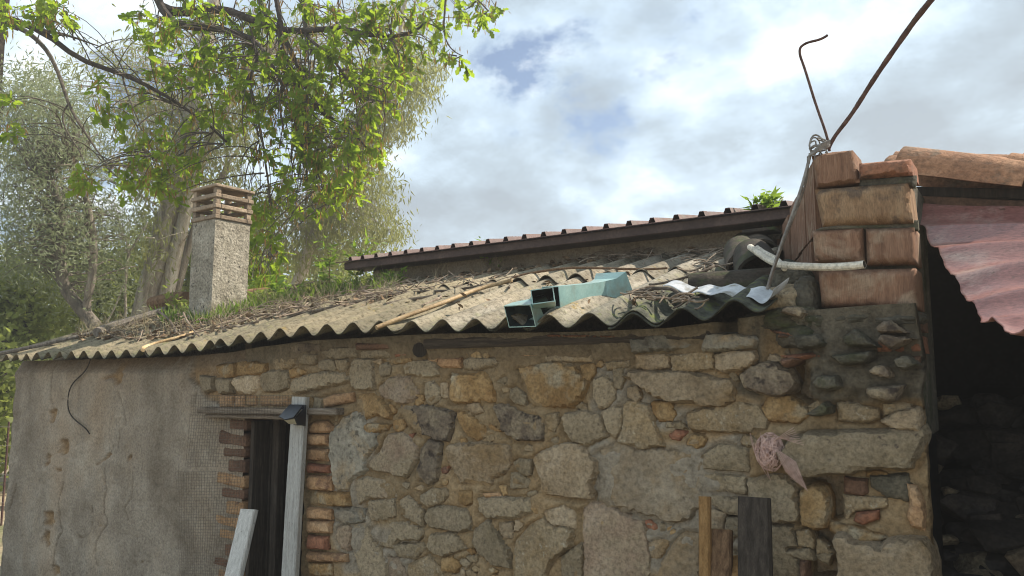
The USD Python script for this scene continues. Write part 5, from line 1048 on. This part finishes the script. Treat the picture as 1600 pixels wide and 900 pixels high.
# oak: trunk just outside the picture on the left, boughs hang over the hut
ro = np.random.default_rng(41)
OB = np.array([-12.0, 1.0, 0.0])
OD = 1.22                                                 # boughs stand this much deeper than first paced out
oak = thing("oak_tree", "leafy oak with bright green spring leaves hanging over the hut", "tree", OB)
fork = OB + (.1, .1, 2.6); crown0 = OB + (.5, .3, 5.4)
boughs = [([crown0, at(60, -120, dist=7.6 * OD), at(200, -50, dist=7.0 * OD), at(245, 5, dist=6.6 * OD), at(275, 40, dist=6.4 * OD), at(320, 44, dist=6.3 * OD), at(362, 53, dist=6.2 * OD), at(393, 66, dist=6.1 * OD), at(398, 100, dist=6.0 * OD), at(385, 130, dist=6.0 * OD)], .10, .02),
    ([at(250, 12, dist=6.6 * OD), at(300, 20, dist=6.5 * OD), at(345, 18, dist=6.4 * OD), at(400, 36, dist=6.3 * OD), at(470, 50, dist=6.2 * OD), at(530, 48, dist=6.1 * OD), at(600, 60, dist=6.0 * OD), at(660, 40, dist=6.0 * OD)], .05, .012),
    ([fork + (0, 0, .8), at(-80, 5, dist=7.0 * OD), at(0, 28, dist=6.7 * OD), at(60, 52, dist=6.6 * OD), at(120, 94, dist=6.5 * OD), at(185, 117, dist=6.4 * OD), at(250, 150, dist=6.3 * OD), at(310, 188, dist=6.2 * OD), at(350, 225, dist=6.2 * OD)], .07, .010),
    ([at(-40, 32, dist=7.1 * OD), at(20, 44, dist=6.9 * OD), at(50, 62, dist=6.8 * OD), at(85, 110, dist=6.7 * OD), at(105, 165, dist=6.7 * OD), at(130, 210, dist=6.7 * OD), at(170, 270, dist=6.6 * OD)], .035, .006),
    ([at(60, 50, dist=6.6 * OD), at(100, 58, dist=6.5 * OD), at(150, 75, dist=6.5 * OD)], .02, .006),
    ([crown0, at(150, -200, dist=7.2 * OD), at(300, -120, dist=6.8 * OD), at(420, -40, dist=6.4 * OD), at(440, 60, dist=6.2 * OD), at(470, 125, dist=6.1 * OD), at(485, 165, dist=6.1 * OD), at(540, 200, dist=6.0 * OD), at(575, 240, dist=6.0 * OD)], .09, .008),
    ([at(420, -40, dist=6.4 * OD), at(470, -10, dist=6.3 * OD), at(478, 60, dist=6.2 * OD), at(500, 80, dist=6.1 * OD), at(545, 130, dist=6.1 * OD), at(570, 155, dist=6.0 * OD), at(606, 160, dist=6.0 * OD)], .03, .006),
    ([at(420, -40, dist=6.4 * OD), at(405, 10, dist=6.4 * OD), at(430, 50, dist=6.3 * OD), at(450, 105, dist=6.3 * OD), at(470, 160, dist=6.2 * OD), at(480, 220, dist=6.2 * OD), at(490, 260, dist=6.2 * OD)], .03, .006),
    ([at(600, 60, dist=6.0 * OD), at(620, 100, dist=5.9 * OD), at(600, 140, dist=5.9 * OD)], .012, .004),
    ([at(393, 66, dist=6.1 * OD), at(430, 120, dist=6.1 * OD), at(455, 180, dist=6.1 * OD), at(490, 270, dist=6.2 * OD), at(520, 320, dist=6.3 * OD)], .018, .005),
    ([at(385, 130, dist=6.0 * OD), at(400, 190, dist=6.1 * OD), at(410, 250, dist=6.2 * OD), at(420, 320, dist=6.4 * OD), at(430, 400, dist=6.6 * OD)], .016, .004),
    ([at(450, -60, dist=6.3 * OD), at(580, -60, dist=6.0 * OD), at(690, -40, dist=5.8 * OD), at(740, 0, dist=5.7 * OD), at(760, 20, dist=5.7 * OD)], .035, .006),
    ([at(690, -40, dist=5.8 * OD), at(690, 30, dist=5.8 * OD), at(695, 70, dist=5.8 * OD), at(720, 90, dist=5.8 * OD)], .014, .004),
    ([at(105, 165, dist=6.7 * OD), at(95, 190, dist=6.7 * OD), at(115, 230, dist=6.7 * OD), at(125, 290, dist=6.7 * OD)], .010, .003), ([at(185, 117, dist=6.4 * OD), at(200, 160, dist=6.4 * OD), at(220, 210, dist=6.4 * OD), at(240, 250, dist=6.4 * OD)], .010, .003)]
obj("trunk", wood([([OB - (0, 0, .1), OB + (.05, 0, 1.2), fork], .30, .22), ([fork, crown0], .2, .12), ([fork, fork + (0, 0, .9)], .15, .09)], 10), "bark_dark", oak)
bmesh = wood(boughs, 7, 3, .035)
for m_ in bmesh[:3] + bmesh[5:6]: obj("bough", m_, "bark_dark", oak)
BP = np.vstack([spline(b[0], 50)[12:] for b in boughs])
bt = cKDTree(BP)
regs = [([[(190, 0), (700, 0), (692, 90), (640, 110), (560, 115), (450, 120), (330, 130), (230, 110)]], 165), ([[(120, -190), (720, -190), (720, -60), (170, -60)]], 28), ([[(450, 112), (640, 100), (612, 190), (600, 215), (560, 290), (530, 330), (500, 345), (478, 250)]], 128),
    ([[(180, 110), (460, 110), (470, 230), (400, 232), (330, 208), (250, 190)]], 48), ([[(388, 310), (438, 340), (446, 430), (430, 450), (384, 446)]], 36), ([[(380, 215), (470, 240), (470, 330), (400, 330), (372, 260)]], 16),
    ([[(0, 0), (120, 0), (110, 38), (60, 28), (0, 50)]], 22), ([[(160, 262), (230, 215), (330, 195), (325, 262), (300, 285), (232, 318), (190, 300)]], 36), ([[(100, 285), (150, 250), (160, 300), (120, 300)]], 6), ([[(0, 150), (16, 152), (40, 215), (0, 212)]], 6),
    ([[(712, 0), (780, 0), (775, 38), (722, 34)]], 12), ([[(690, 86), (742, 88), (736, 98), (700, 98)]], 3), ([[(150, 120), (210, 140), (215, 200), (150, 175)]], 7)]
cl = np.vstack([poly_points(p, int(n_ * 1.12), ro, 6.7, 8.5) for p, n_ in regs])
tw, spray, big = [], [], []
for k, c in enumerate(cl):
    dd, i = bt.query(c, 6); b = BP[i[min(k % 6, 5)]]; dn = np.linalg.norm(c - b)
    if dn > .03: tw.append(tube(spline([b, (b + c) / 2 + np.array([ro.normal(0, .05), ro.normal(0, .05), .10 * dn + ro.normal(0, .03)]), c - (0, 0, .02)], 7), np.linspace(.0075, .0025, 7), 4, cap=False))
    n_ = ro.integers(9, 14); dr = np.array([ro.normal(0, .6), ro.normal(0, .6), -.45]); dr /= np.linalg.norm(dr); l_ = ro.uniform(.14, .26)
    st = spline([c - dr * l_ / 2, c + ro.normal(0, .012, 3), c + dr * l_ / 2 - (0, 0, .02)], 9); bi = st[ro.integers(2, 9, n_)]
    ax = ro.normal(0, .8, (n_, 3)) + dr * .7 + (0, 0, -.15); nr = ro.normal(0, .6, (n_, 3)) + (0, 0, 1)
    spray.append((cat_mesh([tube(st, np.linspace(.003, .0015, 9), 4, cap=False), leaves(bi, ax, nr, ro.uniform(.055, .14, n_), *OAK)]), c))
for k in range(420):                                       # the long grey drooping twigs of the near boughs
    i = ro.integers(0, len(BP)); b = BP[i]
    px_ = pix(b)
    if not (340 < px_[0] < 560 and px_[1] < 240): continue
    e = b + np.array([ro.normal(.05, .14), ro.normal(0, .1), -ro.uniform(.3, .95)]); tw.append(tube(spline([b, (b + e) / 2 + ro.normal(0, .06, 3), e], 9), np.linspace(.008, .003, 9), 4, cap=False))
obj("twigs", tw + [m_ for k, m_ in enumerate(bmesh) if k not in (0, 1, 2, 5)], "twig_grey", oak, kind="stuff")
order = np.argsort([np.linalg.norm(c - CAM) for _, c in spray])
for k in order[:290]: obj("leaf_spray", spray[k][0], "oak_leaf", oak, smooth=False)
obj("crown", [spray[k][0] for k in order[290:]], "oak_leaf", oak, smooth=False, kind="stuff")
ck = cl[ro.random(len(cl)) < .8]; cp = np.repeat(ck, 8, 0) + ro.normal(0, .06, (len(ck) * 8, 3))
obj("catkins", leaves(cp, ro.normal(0, .25, cp.shape) + (0, 0, -1), ro.normal(0, 1, cp.shape), ro.uniform(.05, .11, len(cp)), [(0, 0, 0), (.3, .07, .03), (.6, .06, -.03), (1, 0, 0), (.6, -.06, .03), (.3, -.07, -.03)], BROAD[1]), "catkin", oak, smooth=False, kind="stuff")

def leafy_tree(name, label, cat, base, trunks, regs, m, size, wid, per, sig, droop, seed, bark="bark_pale", tmpl=NARROW, twigr=.004):
    rg = np.random.default_rng(seed); bark = "bark_grey" if name == "olive_tree" else bark; t = thing(name, label, cat, base)
    for tr in trunks: obj("trunk", wood([tr], 10, seed, .05), bark, t)
    TP = np.vstack([spline(tr[0], 40) for tr in trunks]); tk = cKDTree(TP); ms, L = [], []
    for polys, n_, d0, d1 in regs:
        C = poly_points(polys, n_, rg, d0, d1)
        for k, c in enumerate(C):
            if k % 3 == 0:
                b = TP[tk.query(c)[1]]; ms.append(tube(spline([b, (b + c) / 2 + rg.normal(0, .12, 3) + (0, 0, .15), c], 7), np.linspace(twigr * 3.2, twigr * .6, 7), 4, cap=False))
        o = rg.normal(0, sig, (n_, per, 3)); P = (C[:, None] + o).reshape(-1, 3)
        ax = rg.normal(0, .55, P.shape) + (0, 0, -droop); L.append(leaves(P, ax, rg.normal(0, 1, P.shape), size * rg.uniform(.6, 1.25, len(P)), *tmpl, width=wid))
    obj("branches", ms, bark, t, kind="stuff"); obj("crown", L, m, t, smooth=False, kind="stuff")
def base_of(px, d): p = at(px, 560, dist=d); return np.array([p[0], p[1], ground_z(p[0], p[1])])
def trunk_px(b, pts, d, r0, r1): return ([b - (0, 0, .15)] + px_path(pts, d), r0, r1)
b = base_of(222, 11.5)
leafy_tree("gum_tree", "tall pale trunked gum tree behind the chimney", "tree", b,
    [trunk_px(b, [(224, 480), (243, 400), (262, 320), (285, 240), (300, 150), (325, 40), (330, -80)], 11.5, .21, .08), trunk_px(b + (.35, .2, 0), [(255, 470), (272, 395), (287, 330), (300, 280), (345, 180), (390, 90)], 11.5, .14, .05), trunk_px(b + (.6, .3, 0), [(266, 470), (285, 412), (296, 370), (330, 300), (352, 260)], 11.8, .09, .04)],
    [([[(190, 60), (560, 0), (690, 0), (690, 100), (560, 160), (420, 200), (380, 260), (200, 320)]], 430, 10.5, 13.5), ([[(215, 150), (390, 140), (385, 300), (300, 300), (240, 430), (215, 420)]], 300, 10.5, 13), ([[(0, 120), (220, 60), (220, 260), (0, 260)]], 190, 11, 14)], "gum_leaf", .125, 1.1, 16, .13, .9, 51)
b = base_of(470, 13)
leafy_tree("gum_tree", "slimmer gum tree with drooping sprays left of the open sky", "tree", b,
    [trunk_px(b, [(452, 470), (478, 400), (520, 300), (570, 200), (610, 100), (630, 0)], 13, .14, .04)],
    [([[(560, 100), (690, 90), (694, 110), (660, 170), (640, 200), (600, 228), (560, 250)]], 330, 12, 14), ([[(540, 262), (590, 248), (618, 290), (612, 320), (634, 358), (622, 378), (590, 390), (560, 405), (500, 405), (470, 340)]], 380, 12, 14), ([[(390, 300), (520, 300), (520, 420), (440, 420), (400, 380)]], 200, 12, 14), ([[(470, 180), (600, 160), (590, 260), (470, 300)]], 150, 12, 14)], "gum_leaf", .125, 1.1, 18, .13, 1.0, 52)
b = base_of(140, 9.5)
leafy_tree("olive_tree", "silvery grey green olive tree at the far left", "tree", b,
    [trunk_px(b, [(146, 516), (126, 490), (108, 470), (90, 380), (70, 280)], 9.5, .12, .04), trunk_px(b, [(140, 508), (131, 484), (134, 460), (140, 380), (110, 260)], 9.5, .08, .03)],
    [([[(0, 115), (60, 108), (110, 140), (140, 200), (160, 300), (140, 400), (60, 430), (0, 440)]], 720, 8.8, 10.8), ([[(60, 300), (215, 320), (200, 470), (110, 480), (60, 430)]], 300, 9.5, 11.5)], "olive_leaf", .085, 1.15, 21, .16, .1, 53)
b = base_of(195, 10.5)
leafy_tree("sapling", "thin bare sapling left of the pale gum trunks", "sapling", b, [trunk_px(b, [(190, 480), (192, 430), (198, 400), (214, 372), (225, 350)], 10.5, .035, .012), trunk_px(b, [(190, 440), (196, 400), (192, 370)], 10.5, .02, .008)], [([[(170, 330), (240, 330), (225, 420), (180, 420)]], 26, 10.3, 10.9)], "gum_leaf", .10, 1.0, 10, .14, .8, 54)
for k, (px_, d, poly, n_, lab) in enumerate([(40, 12.0, [(-60, 430), (70, 400), (110, 470), (100, 540), (-60, 590)], 420, "yellow green bush below the olive tree at the left edge"), (140, 14.0, [(90, 420), (220, 400), (240, 480), (180, 520), (100, 530)], 380, "bush showing under the olive branches left of the gum trunks"), (330, 15.0, [(210, 380), (300, 300), (420, 330), (440, 440), (380, 500), (240, 500)], 420, "green bush behind the chimney and gum trunks"), (-20, 9.5, [(-90, 560), (24, 556), (24, 700), (-90, 720)], 260, "bush past the left end of the plaster wall"), (500, 17.0, [(430, 400), (560, 395), (570, 450), (430, 470)], 150, "grey green bush far behind the left end of the back roof")]):
    b = base_of(px_, d); c = at(px_, 470, dist=d)
    leafy_tree("bush", lab, "bush", b, [([b, (b + c) / 2 + (.1, 0, 0), c], .05, .02), ([b, (b + c) / 2 + (-.2, .1, 0), c + (-.5, .2, -.3)], .04, .015)], [([poly], n_, d - .8, d + 1.2)], "shrub_leaf", .085, 1.6, 22, .24, .2, 60 + k, bark="bark_dark", tmpl=BROAD)
# fence at the left edge
fe = thing("wire_fence", "thin wire fence past the left end of the hut", "fence", at(8, 740, dist=8.0) * (1, 1, 0))
for px_ in (8, -60, -130):
    b = at(px_, 740, dist=8.0); obj("fence_post", tube([(b[0], b[1], 0), (b[0], b[1], 1.15)], .012, 6), "rust", fe)
for z in (.3, .6, .9, 1.1):
    a, b = at(16, 740, dist=7.9), at(-140, 740, dist=8.0); obj("fence_wire", tube([(a[0], a[1], z), (b[0], b[1], z)], .003, 4), "wire_grey", fe)
# ------------------------------------------------------------------ thin air volume added to stand for lens veil
VEIL = 0.004
MATS["haze"] = usdkit.material(stage, LOOKS + "/haze", {"v": ("principled_volume", {"color": (.96, .96, .95), "density": VEIL, "anisotropy": .25})}, [], volume="v.volume")
obj("haze", box(-430, 430, -230, 530, -1.5, 14.0), "haze", smooth=False, kind="stuff", label="thin bright volume added to stand for lens veil", cat="haze")
